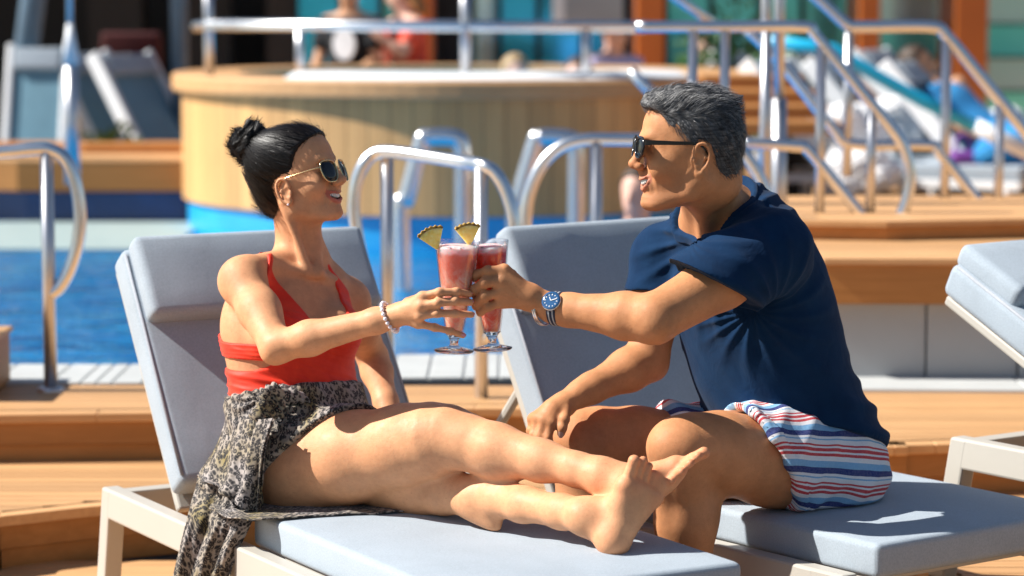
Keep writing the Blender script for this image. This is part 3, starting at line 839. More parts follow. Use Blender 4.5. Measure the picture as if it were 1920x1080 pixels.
    def verts_faces(s):
        f = s.f; sg = f < 0
        c = np.zeros([n - 1 for n in f.shape], np.uint8)
        for i in (0, 1):
            for j in (0, 1):
                for k in (0, 1):
                    c += sg[i:f.shape[0] - 1 + i, j:f.shape[1] - 1 + j, k:f.shape[2] - 1 + k]
        act = (c > 0) & (c < 8)
        ci, cj, ck = np.nonzero(act); n = len(ci)
        idx = np.full(act.shape, -1, np.int32); idx[ci, cj, ck] = np.arange(n)
        acc = np.zeros((n, 3), np.float32); cnt = np.zeros(n, np.float32)
        cor = [(i, j, k) for i in (0, 1) for j in (0, 1) for k in (0, 1)]
        val = {q: f[ci + q[0], cj + q[1], ck + q[2]] for q in cor}
        for q in cor:
            for a in range(3):
                if q[a]: continue
                w = list(q); w[a] = 1; w = tuple(w)
                v0, v1 = val[q], val[w]; m = (v0 < 0) != (v1 < 0)
                t = np.where(m, v0 / np.where(m, v0 - v1, 1), 0)
                for b in range(3):
                    acc[:, b] += np.where(m, t if b == a else q[b], 0)
                cnt += m
        acc /= cnt[:, None]
        cc = (ci, cj, ck); pos = np.zeros((n, 3))
        for a in range(3):
            x = s.ax[a]; pos[:, a] = x[cc[a]] + acc[:, a] * (x[cc[a] + 1] - x[cc[a]])
        faces = []
        for a in range(3):
            b, d = (a + 1) % 3, (a + 2) % 3
            s0 = [slice(None)] * 3; s1 = [slice(None)] * 3; s0[a] = slice(0, -1); s1[a] = slice(1, None)
            A_, B_ = sg[tuple(s0)], sg[tuple(s1)]
            e = np.argwhere(A_ != B_)
            e = e[(e[:, b] > 0) & (e[:, d] > 0) & (e[:, b] < f.shape[b] - 1) & (e[:, d] < f.shape[d] - 1)]
            def cell(db, dd):
                q = e.copy(); q[:, b] += db; q[:, d] += dd; return idx[q[:, 0], q[:, 1], q[:, 2]]
            Q = np.stack([cell(-1, -1), cell(0, -1), cell(0, 0), cell(-1, 0)], 1)
            flip = ~A_[e[:, 0], e[:, 1], e[:, 2]]
            Q[flip] = Q[flip][:, ::-1]
            faces.append(Q)
        faces = np.concatenate(faces); faces = faces[(faces >= 0).all(1)]
        return pos @ s.B + s.o, faces

def relax(v, f, it=2, lam=.5, mask=None):
    e = np.concatenate([f[:, [0, 1]], f[:, [1, 2]], f[:, [2, 3]], f[:, [3, 0]]])
    n = len(v)
    for _ in range(it):
        cnt = np.bincount(e[:, 0], minlength=n) + np.bincount(e[:, 1], minlength=n)
        av = np.stack([(np.bincount(e[:, 0], v[e[:, 1], a], n) + np.bincount(e[:, 1], v[e[:, 0], a], n)) / np.maximum(cnt, 1) for a in range(3)], 1)
        l = lam if mask is None else (lam * mask)[:, None]
        v = v + (av - v) * l
    return v

def keep_large(v, f, least=200):
    """drops stray specks left over by the blending"""
    n = len(v); lab = np.arange(n)
    e = np.concatenate([f[:, [0, 1]], f[:, [1, 2]], f[:, [2, 3]], f[:, [3, 0]]])
    while True:
        m = np.minimum(lab[e[:, 0]], lab[e[:, 1]]); l2 = lab.copy()
        np.minimum.at(l2, e[:, 0], m); np.minimum.at(l2, e[:, 1], m)
        l2 = l2[l2]
        if (l2 == lab).all(): break
        lab = l2
    cnt = np.bincount(lab, minlength=n); ok = cnt[lab] >= least
    new = np.cumsum(ok) - 1
    f = f[ok[f].all(1)]
    return v[ok], new[f]

def normals(v, f):
    fn = np.cross(v[f[:, 2]] - v[f[:, 0]], v[f[:, 3]] - v[f[:, 1]])
    n = np.zeros_like(v)
    for q in range(4):
        for a in range(3): n[:, a] += np.bincount(f[:, q], fn[:, a], len(v))
    return n / np.maximum(np.linalg.norm(n, axis=1, keepdims=True), 1e-12)

def quad_mesh(name, v, f, attrs=None, smooth=True):
    me = bpy.data.meshes.new(name)
    v = np.asarray(v, np.float32); f = np.asarray(f, np.int32); w = f.shape[1]
    me.vertices.add(len(v)); me.vertices.foreach_set('co', v.ravel())
    me.loops.add(f.size); me.loops.foreach_set('vertex_index', f.ravel())
    me.polygons.add(len(f)); me.polygons.foreach_set('loop_start', np.arange(0, f.size, w, dtype=np.int32))
    me.polygons.foreach_set('use_smooth', np.ones(len(f), bool) if smooth else np.zeros(len(f), bool))
    me.update(calc_edges=True)
    for k, a in (attrs or {}).items():
        a = np.asarray(a, np.float32)
        if a.ndim == 1:
            q = me.attributes.new(k, 'FLOAT', 'POINT'); q.data.foreach_set('value', a)
        elif a.shape[1] == 2:
            q = me.attributes.new(k, 'FLOAT2', 'POINT'); q.data.foreach_set('vector', a.ravel())
        else:
            q = me.attributes.new(k, 'FLOAT_VECTOR', 'POINT'); q.data.foreach_set('vector', a.ravel())
    return me

def seg_dist(p, a, b):
    a, b = np.asarray(a, float), np.asarray(b, float); ba = b - a
    t = np.clip(((p - a) @ ba) / max(1e-12, ba @ ba), 0, 1)
    return np.linalg.norm(p - a - t[:, None] * ba, axis=1)
def line_dist(p, pts): return np.min([seg_dist(p, pts[i], pts[i + 1]) for i in range(len(pts) - 1)], axis=0)
def sstep(a, b, x):
    t = np.clip((x - a) / (b - a), 0, 1); return t * t * (3 - 2 * t)
def vnoise(p, sc, seed=0):
    return np.array([mnoise.noise(Vector((x * sc + seed, y * sc - seed, z * sc + 2 * seed))) for x, y, z in p])
def wavy(p, dirs):
    """cheap smooth noise: a sum of sines"""
    r = np.zeros(len(p))
    for d, a, ph in dirs: r += a * np.sin(p @ np.asarray(d, float) + ph)
    return r
P3 = lambda x, y, Y: np.array(at(x, y, Y))

# ------------------------------------------------------------------ head, seen in its own frame: x to the face, y to its left, z up, metres at scale 1
class Head:
    def __init__(s, c, f, scale, roll=0.0, up=(0, 0, 1), long=1.0):
        s.c = np.asarray(c, float); s.s = scale; s.long = long            # long: stretch of the face below the eyes
        B = basis(f, up)
        if roll: B = B @ rot_about(B[0], roll).T
        s.B = B
    def w(s, p):
        p = np.array(p, float)
        if p[2] < 0 and p[0] > -.015: p[2] *= s.long
        return s.c + s.s * (p @ s.B)
    def loc(s, P):
        p = ((np.asarray(P, float) - s.c) @ s.B.T) / s.s
        m = (p[:, 2] < 0) & (p[:, 0] > -.015); p[m, 2] /= s.long
        return p

LIP_U = [(.0845, .0320, -.0345), (.0948, .0195, -.0398), (.0985, .0065, -.0425), (.0985, -.0065, -.0425), (.0948, -.0195, -.0398), (.0845, -.0320, -.0345)]
LIP_D = [(.0845, .0320, -.0355), (.0928, .0190, -.0532), (.0945, .0065, -.0588), (.0945, -.0065, -.0588), (.0928, -.0190, -.0532), (.0845, -.0320, -.0355)]

def sculpt_head(V, H, male=True, neck_to=None, neck_r=(.056, .062), ear=(0, 0)):
    s = H.s; w = H.w; B = H.B
    E = lambda c, r, k=.012, rows=None, mode='u': V.ell(w(c), np.array(r) * s, B if rows is None else rows @ B, k * s, mode)
    C = lambda a, b, ra, rb=None, k=.01, mode='u': V.cap(w(a), w(b), ra * s, None if rb is None else rb * s, k * s, mode)
    g = 1.0 if male else 0.0
    # cranium and brow
    E((-.012, 0, .052), (.099, .076, .082), .02)
    E((-.055, 0, .03), (.056, .066, .066), .02)
    E((.030, 0, .062), (.066, .063, .062), .02)
    E((.046, 0, .000), (.046, .058, .078), .03)                       # face block
    # jaw
    jw = .052 if male else .046
    for q in (1, -1):
        C((-.004, q * jw * 1.08, -.012), (.006, q * jw, -.060), .017, .016, .02)
        C((.006, q * jw, -.060), (.070, q * .019, -.083), .0165, .016, .022)
        E((.060, q * .040, -.012), (.025, .021, .022), .018)          # cheekbone
        E((.066, q * .039, -.025), (.019, .017, .018), .018)          # cheek raised by the smile
        E((.018, q * .049, -.022), (.036, .016, .040), .02)           # masseter
        E((-.002, q * .056, .018), (.045, .017, .032), .02)           # temple
    E((.036, 0, -.052), (.052, .043, .036), .025)                     # mouth block
    E((.074, 0, -.046), (.0205, .030, .028), .014)                    # muzzle
    E((.082, 0, -.083), (.0165, .019 if male else .016, .0155), .014) # chin
    E((.035, 0, -.078), (.05, .030, .012), .02)                       # under the jaw
    # brow, eyes
    C((.084, .030, .040), (.092, .006, .036), .0095 + .001 * g, None, .014)
    C((.084, -.030, .040), (.092, -.006, .036), .0095 + .001 * g, None, .014)
    for q in (1, -1):
        E((.097, q * .031, .019), (.015, .0175, .0125), .012, None, 'c')
        E((.073, q * .031, .0195), (.0145, .0165, .0135), .003)       # lid over the eyeball
        C((.0845, q * .043, .0235), (.0885, q * .022, .0235), .0022, None, .003)   # lid edge
    # nose
    C((.091, 0, .034), (.106, 0, .004), .0072, .0078, .012)
    C((.104, 0, .006), (.1155, 0, -.0135), .0078, .0098, .008)
    E((.1165, 0, -.0155), (.0105, .0112, .0098), .006)
    for q in (1, -1):
        E((.1055, q * .0115, -.0195), (.0105, .0068, .0078), .006)
        E((.109, q * .0062, -.0268), (.0052, .0030, .0028), .002, None, 'c')
    C((.109, 0, -.022), (.0975, 0, -.029), .0048, .0042, .006)        # columella
    # philtrum, smiling mouth
    C((.0975, 0, -.030), (.0975, 0, -.040), .006, .006, .01)
    for i in range(5):
        a, b = LIP_U[i], LIP_U[i + 1]; C(a, b, (.0040 if male else .0043) if 0 < i < 4 else .0030, None, .005)
        a, b = LIP_D[i], LIP_D[i + 1]; C(a, b, (.0042 if male else .0048) if 0 < i < 4 else .0030, None, .005)
    mo = [(.0885, .0295, -.0368), (.0985, .0170, -.0460), (.1015, .005, -.0498), (.1015, -.005, -.0498), (.0985, -.0170, -.0460), (.0885, -.0295, -.0368)]
    mr = [.0022, .0054, .0062, .0062, .0054, .0022]
    for i in range(5): C(mo[i], mo[i + 1], mr[i], mr[i + 1], .002, 'c')
    E((.087, 0, -.0472), (.0140, .0250, .0085), .003, None, 'c')
    for q in (1, -1):                                                 # smile fold and dimple
        C((.096, q * .0195, -.018), (.086, q * .0350, -.040), .0020, .0024, .010, 'c')
        C((.086, q * .0350, -.040), (.080, q * .0350, -.060), .0024, .0014, .010, 'c')
    # ears
    E0, C0 = E, C
    sh = lambda p: (p[0] + ear[0], p[1], p[2] + ear[1])
    E = lambda c, r, k=.012, rows=None, mode='u': E0(sh(c), r, k, rows, mode)
    C = lambda a, b, ra, rb=None, k=.01, mode='u': C0(sh(a), sh(b), ra, rb, k, mode)
    for q in (1, -1):
        rows = np.array([[.94, q * .32, .10], [-q * .30, .95, 0], [-.12, 0, .99]])
        E((-.012, q * .0755, .000), (.0175, .0058, .0295), .006, rows)
        pts = [(.002, .076, .010), (-.003, .081, .026), (-.016, .084, .030), (-.027, .085, .018), (-.028, .084, -.002), (-.020, .081, -.020), (-.006, .077, -.027), (.000, .075, -.020)]
        pts = [tuple(p) for p in spline(pts, 4)]
        for a, b in zip(pts[:-1], pts[1:]):
            C((a[0], q * a[1], a[2]), (b[0], q * b[1], b[2]), .0034, None, .0022)
        C((-.012, q * .081, .018), (-.020, q * .082, .002), .0026, None, .004); C((-.020, q * .082, .002), (-.012, q * .0795, -.012), .0026, .0022, .004)
        E((-.004, q * .084, -.002), (.0095, .006, .012), .004, None, 'c')
        E((-.014, q * .085, .016), (.008, .004, .007), .004, None, 'c')
        E((.003, q * .0775, -.004), (.004, .004, .006), .003)
    if neck_to is not None:
        nb = np.asarray(neck_to, float)
        V.cap(w((-.022, 0, -.020)), nb, neck_r[0], neck_r[1], .03)

def head_attrs(H, v):
    """where lips, cheeks and beard shadow lie"""
    p = H.loc(v)
    d1 = line_dist(p, LIP_U); d2 = line_dist(p, LIP_D)
    lip = 1 - sstep(.0040, .0072, np.minimum(d1, d2 - .0012))
    lip *= (np.abs(p[:, 1]) < .03)
    mouth = 1 - sstep(.92, 1.08, np.linalg.norm((p - [.086, 0, -.0472]) / [.0155, .0260, .0089], axis=1))
    return lip, mouth

def head_teeth(H, root, m):
    mb = MB(); n = 12
    for i in range(n):
        a = (i - (n - 1) / 2) / (n - 1) * 2
        y = a * .0240; x = .0968 - .0125 * a * a; z = -.0446 + .0052 * a * a; ang = a * .9
        hgt = (.0112 if abs(a) < .2 else .0104 if abs(a) < .6 else .0085)
        c = np.array([x, y, z - .0012]); wd = .0043; vs = []
        ca, sa = math.cos(ang), math.sin(ang)
        for dx in (-.003, .0006, .0020):
            k = 1 if dx < .001 else .74
            for dy in (-wd / 2, wd / 2):
                for dz in (-hgt / 2, hgt / 2):
                    vs.append(H.w(c + np.array([dx * ca - dy * k * sa, dx * sa + dy * k * ca, dz * (1 if k == 1 else .84)])))
        mb.add(vs, [(0, 1, 3, 2), (8, 10, 11, 9), (0, 4, 5, 1), (2, 3, 7, 6), (0, 2, 6, 4), (1, 5, 7, 3),
                    (4, 8, 9, 5), (6, 7, 11, 10), (4, 6, 10, 8), (5, 9, 11, 7)])
    return mb.build('teeth', m, root, smooth=True)

def strands(name, root, m, starts, step, n, width, H, seed=0):
    """thin hair ribbons; starts: (point, normal) in world, step(p, i) -> next point; one joined part"""
    V = []; Fc = []; fl = []; rnd = random.Random(seed)
    for st in starts:
        p, nn = st[0], st[1]
        pts = [np.asarray(p, float)]
        for i in range(n): pts.append(step(pts[-1], i, nn))
        r = st[2] if len(st) > 2 else rnd.random(); b = len(V)
        for i, q in enumerate(pts):
            d = pts[min(i + 1, n)] - pts[max(i - 1, 0)]; s_ = np.cross(d, nn); l = np.linalg.norm(s_)
            s_ = s_ / l if l > 1e-9 else np.array([1., 0, 0]); w = width * (1 - .85 * (i / n) ** 2)
            V += [q - s_ * w / 2, q + s_ * w / 2]; fl += [(r, i / n, r)] * 2
            if i: Fc.append((b + 2 * i - 2, b + 2 * i - 1, b + 2 * i + 1, b + 2 * i))
    o = link(name, quad_mesh(name, np.array(V), np.array(Fc), {'flow': np.array(fl)}), m, root); o['kind'] = 'stuff'; return o

# ------------------------------------------------------------------ limbs
def arm(V, sh, el, wr, r, k=.02, flat=None):
    """r: shoulder, upper arm, elbow, forearm belly, wrist"""
    sh, el, wr = map(np.asarray, (sh, el, wr))
    V.chain([sh, sh + (el - sh) * .45, el], [r[0], r[1], r[2]], k)
    V.chain([el, el + (wr - el) * .28, wr - (wr - el) * .16, wr], [r[2] * .96, r[3], r[4] * 1.10, r[4]], k)
    bis = np.cross(el - sh, wr - el); n = np.linalg.norm(bis)
    if n > 1e-6:
        back = unit(unit(el - sh) - unit(wr - el))
        V.ell(el + back * r[2] * .55, [r[2] * .5] * 3, None, .018)                        # point of the elbow
        V.ell(sh + (el - sh) * .52 - back * r[1] * .35, [r[1] * .78, r[1] * .78, np.linalg.norm(el - sh) * .26],
              basis(np.cross(unit(el - sh), [.3, .5, .8]), unit(el - sh)), .02)           # biceps

def leg(V, hip, kn, an, r, k=.03, front=None):
    """r: thigh top, mid thigh, above knee, knee, calf, ankle; front: direction the kneecap faces"""
    hip, kn, an = map(np.asarray, (hip, kn, an)); th, sn = kn - hip, an - kn
    V.chain([hip, hip + th * .35, hip + th * .72, kn - th * .08, kn], [r[0], r[1], (r[1] + r[2]) / 2, r[2], r[3]], k)
    V.chain([kn, kn + sn * .12, kn + sn * .32, kn + sn * .62, kn + sn * .86, an], [r[3], r[3] * .93, r[4], (r[4] + r[5]) / 2 * .98, r[5] * 1.02, r[5]], k * .8)
    if front is None: front = unit(unit(th) - unit(sn))
    front = np.asarray(front)
    V.ell(kn + front * r[3] * .42, [r[3] * .66] * 3, None, .02)                           # kneecap
    V.ell(kn + sn * .30 - front * r[4] * .42, [r[4] * .80, r[4] * .84, np.linalg.norm(sn) * .21], basis(front, unit(sn)), .03)   # calf
    V.cap(kn + sn * .12 + front * r[3] * .55, an - sn * .1 + front * r[5] * .35, r[5] * .55, r[5] * .5, .025)                    # shin bone

def finger(V, pts, r, k=.006):
    n = len(pts); rr = [r * (1.08 - .26 * i / (n - 1)) for i in range(n)]
    V.chain(pts, rr, k)
    for p, q in zip(pts[1:-1], rr[1:-1]): V.ell(p, [q * 1.08] * 3, None, .004)

def nails(root, tips, m):
    """tips: list of (tip, direction, back of the nail, length, width)"""
    for t, d, up, l, w in tips:
        d, up = unit(d), unit(up); up = unit(up - d * (d @ up)); sd = np.cross(d, up); mb = MB(); vs = []; n = 5
        for i in range(n):
            a = i / (n - 1)
            for j in range(5):
                b = (j - 2) / 2
                ww = w * (1 if a < .7 else 1 - ((a - .7) / .3) ** 2 * .45)
                vs.append(np.asarray(t) + d * (a - .55) * l + sd * b * ww / 2 + up * (.0006 - .0022 * b * b - .001 * (a - .4) ** 2))
        fs = [(i * 5 + j, i * 5 + j + 1, (i + 1) * 5 + j + 1, (i + 1) * 5 + j) for i in range(n - 1) for j in range(4)]
        mb.add(vs, fs).build('nail', m, root, smooth=True)

def plane3(a, b, c, side):
    """signed distance to the plane through a, b, c, positive on the side of the point 'side'"""
    a, b, c, side = (np.asarray(q, float) for q in (a, b, c, side))
    n = unit(np.cross(b - a, c - a)); n = n if (side - a) @ n > 0 else -n
    return lambda X, Y, Z: (X - a[0]) * n[0] + (Y - a[1]) * n[1] + (Z - a[2]) * n[2]
def poly_table(poly, lo, hi, n=300):
    """signed distance to a closed outline, negative inside, as a table for quick lookup"""
    xs = np.linspace(lo[0], hi[0], n); ys = np.linspace(lo[1], hi[1], n); X, Y = np.meshgrid(xs, ys, indexing='ij')
    d = np.full(X.shape, 9.0); ins = np.zeros(X.shape, bool); P = np.array(poly, float)
    for i in range(len(P)):
        a, b = P[i], P[(i + 1) % len(P)]; e = b - a
        t = np.clip(((X - a[0]) * e[0] + (Y - a[1]) * e[1]) / max(1e-12, e @ e), 0, 1)
        d = np.minimum(d, np.hypot(X - a[0] - t * e[0], Y - a[1] - t * e[1]))
        c = ((a[1] > Y) != (b[1] > Y))
        with np.errstate(divide='ignore', invalid='ignore'):
            ins ^= c & (X < (b[0] - a[0]) * (Y - a[1]) / (b[1] - a[1] if b[1] != a[1] else 1e-9) + a[0])
    d = np.where(ins, -d, d)
    def look(x, y):
        u = np.clip((x - lo[0]) / (hi[0] - lo[0]) * (n - 1), 0, n - 1.001); v = np.clip((y - lo[1]) / (hi[1] - lo[1]) * (n - 1), 0, n - 1.001)
        i = u.astype(int); j = v.astype(int); u = u - i; v = v - j
        return (d[i, j] * (1 - u) + d[i + 1, j] * u) * (1 - v) + (d[i, j + 1] * (1 - u) + d[i + 1, j + 1] * u) * v
    return look
def smooth_poly(p, n=5):
    return [(q.x, q.y) for q in spline([(x, y, 0) for x, y in p], n, True)]

def sheet(ctrl, nu, nv, disp=None):
    """smooth cloth through a grid of control points -> grid of points (nu x nv) and their parameters"""
    C = np.array(ctrl, float); r, c = C.shape[:2]
    def cr(A, m):
        k = A.shape[0]; t = np.linspace(0, k - 1.0001, m); i = t.astype(int); t = (t - i).reshape((-1,) + (1,) * (A.ndim - 1))
        a, b, q, d = A[np.maximum(i - 1, 0)], A[i], A[np.minimum(i + 1, k - 1)], A[np.minimum(i + 2, k - 1)]
        return .5 * (2 * b + (q - a) * t + (2 * a - 5 * b + 4 * q - d) * t ** 2 + (3 * b - a - 3 * q + d) * t ** 3)
    P = cr(C, nu); P = cr(P.transpose(1, 0, 2), nv).transpose(1, 0, 2)
    return P
def sheet_mesh(name, P, thick, attrs=None):
    nu, nv = P.shape[:2]
    du = np.gradient(P, axis=0); dv = np.gradient(P, axis=1); n = np.cross(du, dv); n /= np.maximum(np.linalg.norm(n, axis=2, keepdims=True), 1e-9)
    V0 = (P + n * thick / 2).reshape(-1, 3); V1 = (P - n * thick / 2).reshape(-1, 3); N = nu * nv
    id_ = np.arange(N).reshape(nu, nv)
    q = np.stack([id_[:-1, :-1], id_[1:, :-1], id_[1:, 1:], id_[:-1, 1:]], -1).reshape(-1, 4)
    rim = np.concatenate([id_[0, :], id_[1:, -1], id_[-1, -2::-1], id_[-2:0:-1, 0]]); rn = np.roll(rim, -1)
    side = np.stack([rim, rn, rn + N, rim + N], 1)
    f = np.concatenate([q, q[:, ::-1] + N, side])
    at_ = {k: np.concatenate([a.reshape(N, -1), a.reshape(N, -1)]) for k, a in (attrs or {}).items()}
    return quad_mesh(name, np.concatenate([V0, V1]), f, at_)
def uv_len(P):
    """cloth coordinates in metres along the two directions of a sheet"""
    u = np.concatenate([np.zeros((1, P.shape[1])), np.cumsum(np.linalg.norm(np.diff(P, axis=0), axis=2), 0)])
    v = np.concatenate([np.zeros((P.shape[0], 1)), np.cumsum(np.linalg.norm(np.diff(P, axis=1), axis=2), 1)], 1)
    return np.stack([u, v, np.zeros_like(u)], -1)
# ================================================================== skin, cloth and hair materials
def skin_mat(name, c, lipc, rough=.55, mott=.18):
    t = NT(name).set(rough=rough, sss=.07, ssscale=.012, sssr=(1.0, .35, .18), spec=.27)
    q = t.noise(14, 4, .6); q2 = t.noise(90, 3, .6)
    col = t.ramp(q.outputs[0], [(.3, tuple(x * (1 - mott) for x in c)), (.7, tuple(min(1, x * (1 + mott)) for x in c))])
    col = t.mix(.22, col, t.ramp(q2.outputs[0], [(.35, (c[0] * .85, c[1] * .72, c[2] * .68)), (.65, (c[0] * 1.08, c[1] * 1.1, c[2] * 1.1))]))
    col = t.mix(t.math('MULTIPLY', t.attr('blush').outputs['Fac'], .5), col, (c[0] * 1.02, c[1] * .66, c[2] * .60))
    col = t.mix(t.math('MULTIPLY', t.attr('lip').outputs['Fac'], .65), col, lipc)
    col = t.mix(t.attr('mouth').outputs['Fac'], col, (.10, .02, .018))
    col = t.mix(t.attr('stubble').outputs['Fac'], col, (c[0] * .62, c[1] * .60, c[2] * .64))
    t.base(col)
    fr_ = t.ramp(t.noise(260, 2, .5).outputs[0], [(.63, (0, 0, 0)), (.70, (1, 1, 1))]); col = t.mix(t.math('MULTIPLY', fr_, .30), col, (c[0] * .62, c[1] * .5, c[2] * .42)); t.base(col)
    pat = t.noise(5, 3, .6); t.l(t.ramp(t.noise(35, 4, .7).outputs[0], [(.3, (rough - .14,) * 3), (.7, (rough + .12,) * 3)]), t.b.inputs['Roughness'])
    t.bump(t.noise(420, 3, .6).outputs[0], .35, .0014); t.bump(t.noise(75, 4, .65).outputs[0], .22, .003)
    M[name] = t.m
skin_mat('skin_fair', (.67, .33, .17), (.50, .085, .085))
skin_mat('skin_tan', (.56, .25, .112), (.44, .15, .11), .60)
plain('teeth', (.82, .80, .74), .2, var=.02, sss=.1)
plain('nail_pink', (.75, .30, .34), .15, var=.03, coat=.6)
plain('nail_plain', (.58, .34, .26), .3, var=.03)
plain('gold', (.80, .60, .32), .2, 1.0, var=.03)
plain('lens_dark', (.010, .011, .012), .07, var=.1, spec=.45)
plain('black_plastic', (.01, .01, .012), .18, spec=.6)
plain('crystal', (.85, .78, .82), .08, var=.1, spec=1.0, coat=.8)
def hair_mat(name, c1, c2, rough=.42):
    t = NT(name).set(rough=rough, spec=.3)
    a = t.attr('flow')
    mp = t.n('Mapping'); mp.inputs['Scale'].default_value = (150, 5, 150); t.l(a.outputs['Vector'], mp.inputs[0])
    q = t.noise(1.0, 4, .65, mp.outputs[0], .3)
    t.base(t.ramp(q.outputs[0], [(.35, c1), (.68, c2)])); t.bump(q.outputs[0], .5, .0015)
    M[name] = t.m
hair_mat('hair_black', (.003, .0025, .003), (.014, .010, .009))
def suit_mat():
    t = NT('swimsuit').set(rough=.6, sheen=.1, spec=.3)
    q = t.noise(30, 3); t.base(t.ramp(q.outputs[0], [(.3, (.80, .030, .010)), (.7, (.92, .052, .016))]))
    w = t.n('TexWave', bands_direction='Z'); w.inputs['Scale'].default_value = 16; w.inputs['Distortion'].default_value = 7; w.inputs['Detail'].default_value = 2; w.inputs['Detail Scale'].default_value = 1.4
    t.l(t.attr('gather').outputs['Vector'], w.inputs[0])
    t.bump(w.outputs[0], .25, .004); t.bump(t.noise(700, 2).outputs[0], .15, .001)
    M['swimsuit'] = t.m
suit_mat()
def leopard_mat():
    t = NT('leopard').set(rough=.75, sheen=.1, spec=.2)
    co = t.attr('cloth').outputs['Vector']
    wn = t.noise(40, 3, .5, co)
    off = t.n('VectorMath', operation='SCALE'); t.l(wn.outputs['Color'], off.inputs[0]); off.inputs[3].default_value = .012
    ad = t.n('VectorMath', operation='ADD'); t.l(co, ad.inputs[0]); t.l(off.outputs[0], ad.inputs[1])
    v = t.n('TexVoronoi', feature='F1'); v.inputs['Scale'].default_value = 98; t.l(ad.outputs[0], v.inputs[0])
    ring = t.ramp(v.outputs['Distance'], [(.12, (.30, .30, .30)), (.26, (1, 1, 1)), (.30, (1, 1, 1)), (.50, (.85, .85, .85)), (.66, (.15, .15, .15))])
    brk = t.noise(190, 2, .5, co)
    fac = t.math('MULTIPLY', t.math('GREATER_THAN', brk.outputs[0], .35), ring)
    big = t.noise(9, 3, .5, co)
    ground = t.ramp(big.outputs[0], [(.38, (.40, .355, .335)), (.54, (.34, .285, .22)), (.68, (.27, .21, .08))])
    col = t.mix(fac, ground, (.012, .012, .016))
    t.base(col); t.bump(t.noise(500, 2, .5, co).outputs[0], .2, .001); t.bump(t.noise(16, 3, .5, co).outputs[0], .25, .006)
    M['leopard'] = t.m
leopard_mat()

# ================================================================== the woman
wf = unit((.60, -.80, 0)); wl = np.array([.80, .60, 0.])
W_ = dict(Rsh=P3(456, 528, 5.97), Rel=P3(519, 650, 5.79), Rwr=P3(742, 592, 5.70),
          Lsh=P3(652, 566, 6.19), Lel=P3(698, 668, 6.37), Lwr=P3(729, 772, 6.24),
          Rhip=P3(563, 876, 5.93), Rkn=P3(842, 820, 5.72), Ran=P3(1128, 893, 5.50),
          Lhip=P3(640, 860, 6.06), Lkn=P3(800, 918, 5.80), Lan=P3(1098, 968, 5.445))
woman_loc = (-.46, 6.0, .42)
woman = thing('person', woman_loc, 'woman in a red swimsuit and leopard print sarong reclining with a raised drink', 'person')
BW = basis((.73, -.69, 0))
def torso_w(V, off=0.0, k=.03):
    st = []
    for (x, y, Y, a, bf, bb) in ((572, 912, 6.01, .150, .085, .10), (568, 858, 6.01, .168, .105, .125), (560, 785, 6.02, .160, .105, .105), (548, 712, 6.04, .150, .100, .095),
                                 (542, 650, 6.06, .156, .105, .108), (540, 604, 6.075, .162, .098, .115), (545, 562, 6.09, .152, .082, .10), (556, 528, 6.105, .125, .058, .075),
                                 (564, 502, 6.12, .072, .046, .058), (567, 484, 6.125, .05, .046, .05)):
        st.append((P3(x, y, Y), wf, wl, a + off, bf + off, bb + off))
    V.loft(st, k)
    c = P3(540, 612, 6.075)
    for q in (-1, 1):
        V.ell(c + wf * .085 + wl * q * .074 + np.array([0, 0, -.008]), np.array([.050, .062, .058]) + off, np.array([wf, wl, [0, 0, 1]]), .035)

def neck_w(V):
    V.chain([P3(567, 490, 6.125), W_['Rsh'] + np.array([.02, .02, .028])], [.038, .030], .03)
    V.chain([P3(567, 490, 6.125), W_['Lsh'] + np.array([-.02, -.01, .028])], [.038, .030], .03)

HW = Head(P3(560, 344, 6.10), unit((.885, -.40, .24)), .955, roll=-2, long=1.07)
def hand_woman_right(V):
    wr = W_['Rwr']
    m = [P3(792, 556, 5.660), P3(789, 574, 5.652), P3(787, 592, 5.655), P3(784, 607, 5.668)]
    pal = P3(768, 580, 5.682)
    V.cap(wr, pal, .0225, .022, .012)
    for p in m: V.cap(P3(752, 588, 5.695), p, .0165, .0118, .012)
    tips = [[P3(824, 548, 5.648), P3(856, 547, 5.655), P3(880, 551, 5.676)], [P3(821, 568, 5.640), P3(853, 565, 5.648), P3(882, 567, 5.672)],
            [P3(820, 587, 5.645), P3(853, 588, 5.652), P3(884, 590, 5.676)], [P3(815, 614, 5.655), P3(845, 621, 5.660), P3(868, 629, 5.676)]]
    for a, t, r in zip(m, tips, (.0088, .0092, .0088, .0078)): finger(V, [a] + t, r)
    finger(V, [P3(765, 566, 5.71), P3(795, 558, 5.735), P3(825, 560, 5.75), P3(852, 568, 5.752)], .0095)
    V.cap(P3(752, 585, 5.70), P3(790, 562, 5.73), .017, .012, .012)
    return [(t[2] + unit(t[2] - t[1]) * .002 + unit([.15, -.80, .58]) * .0066, t[2] - t[1], np.array([.15, -.80, .58]), .013, .0105) for t in tips]

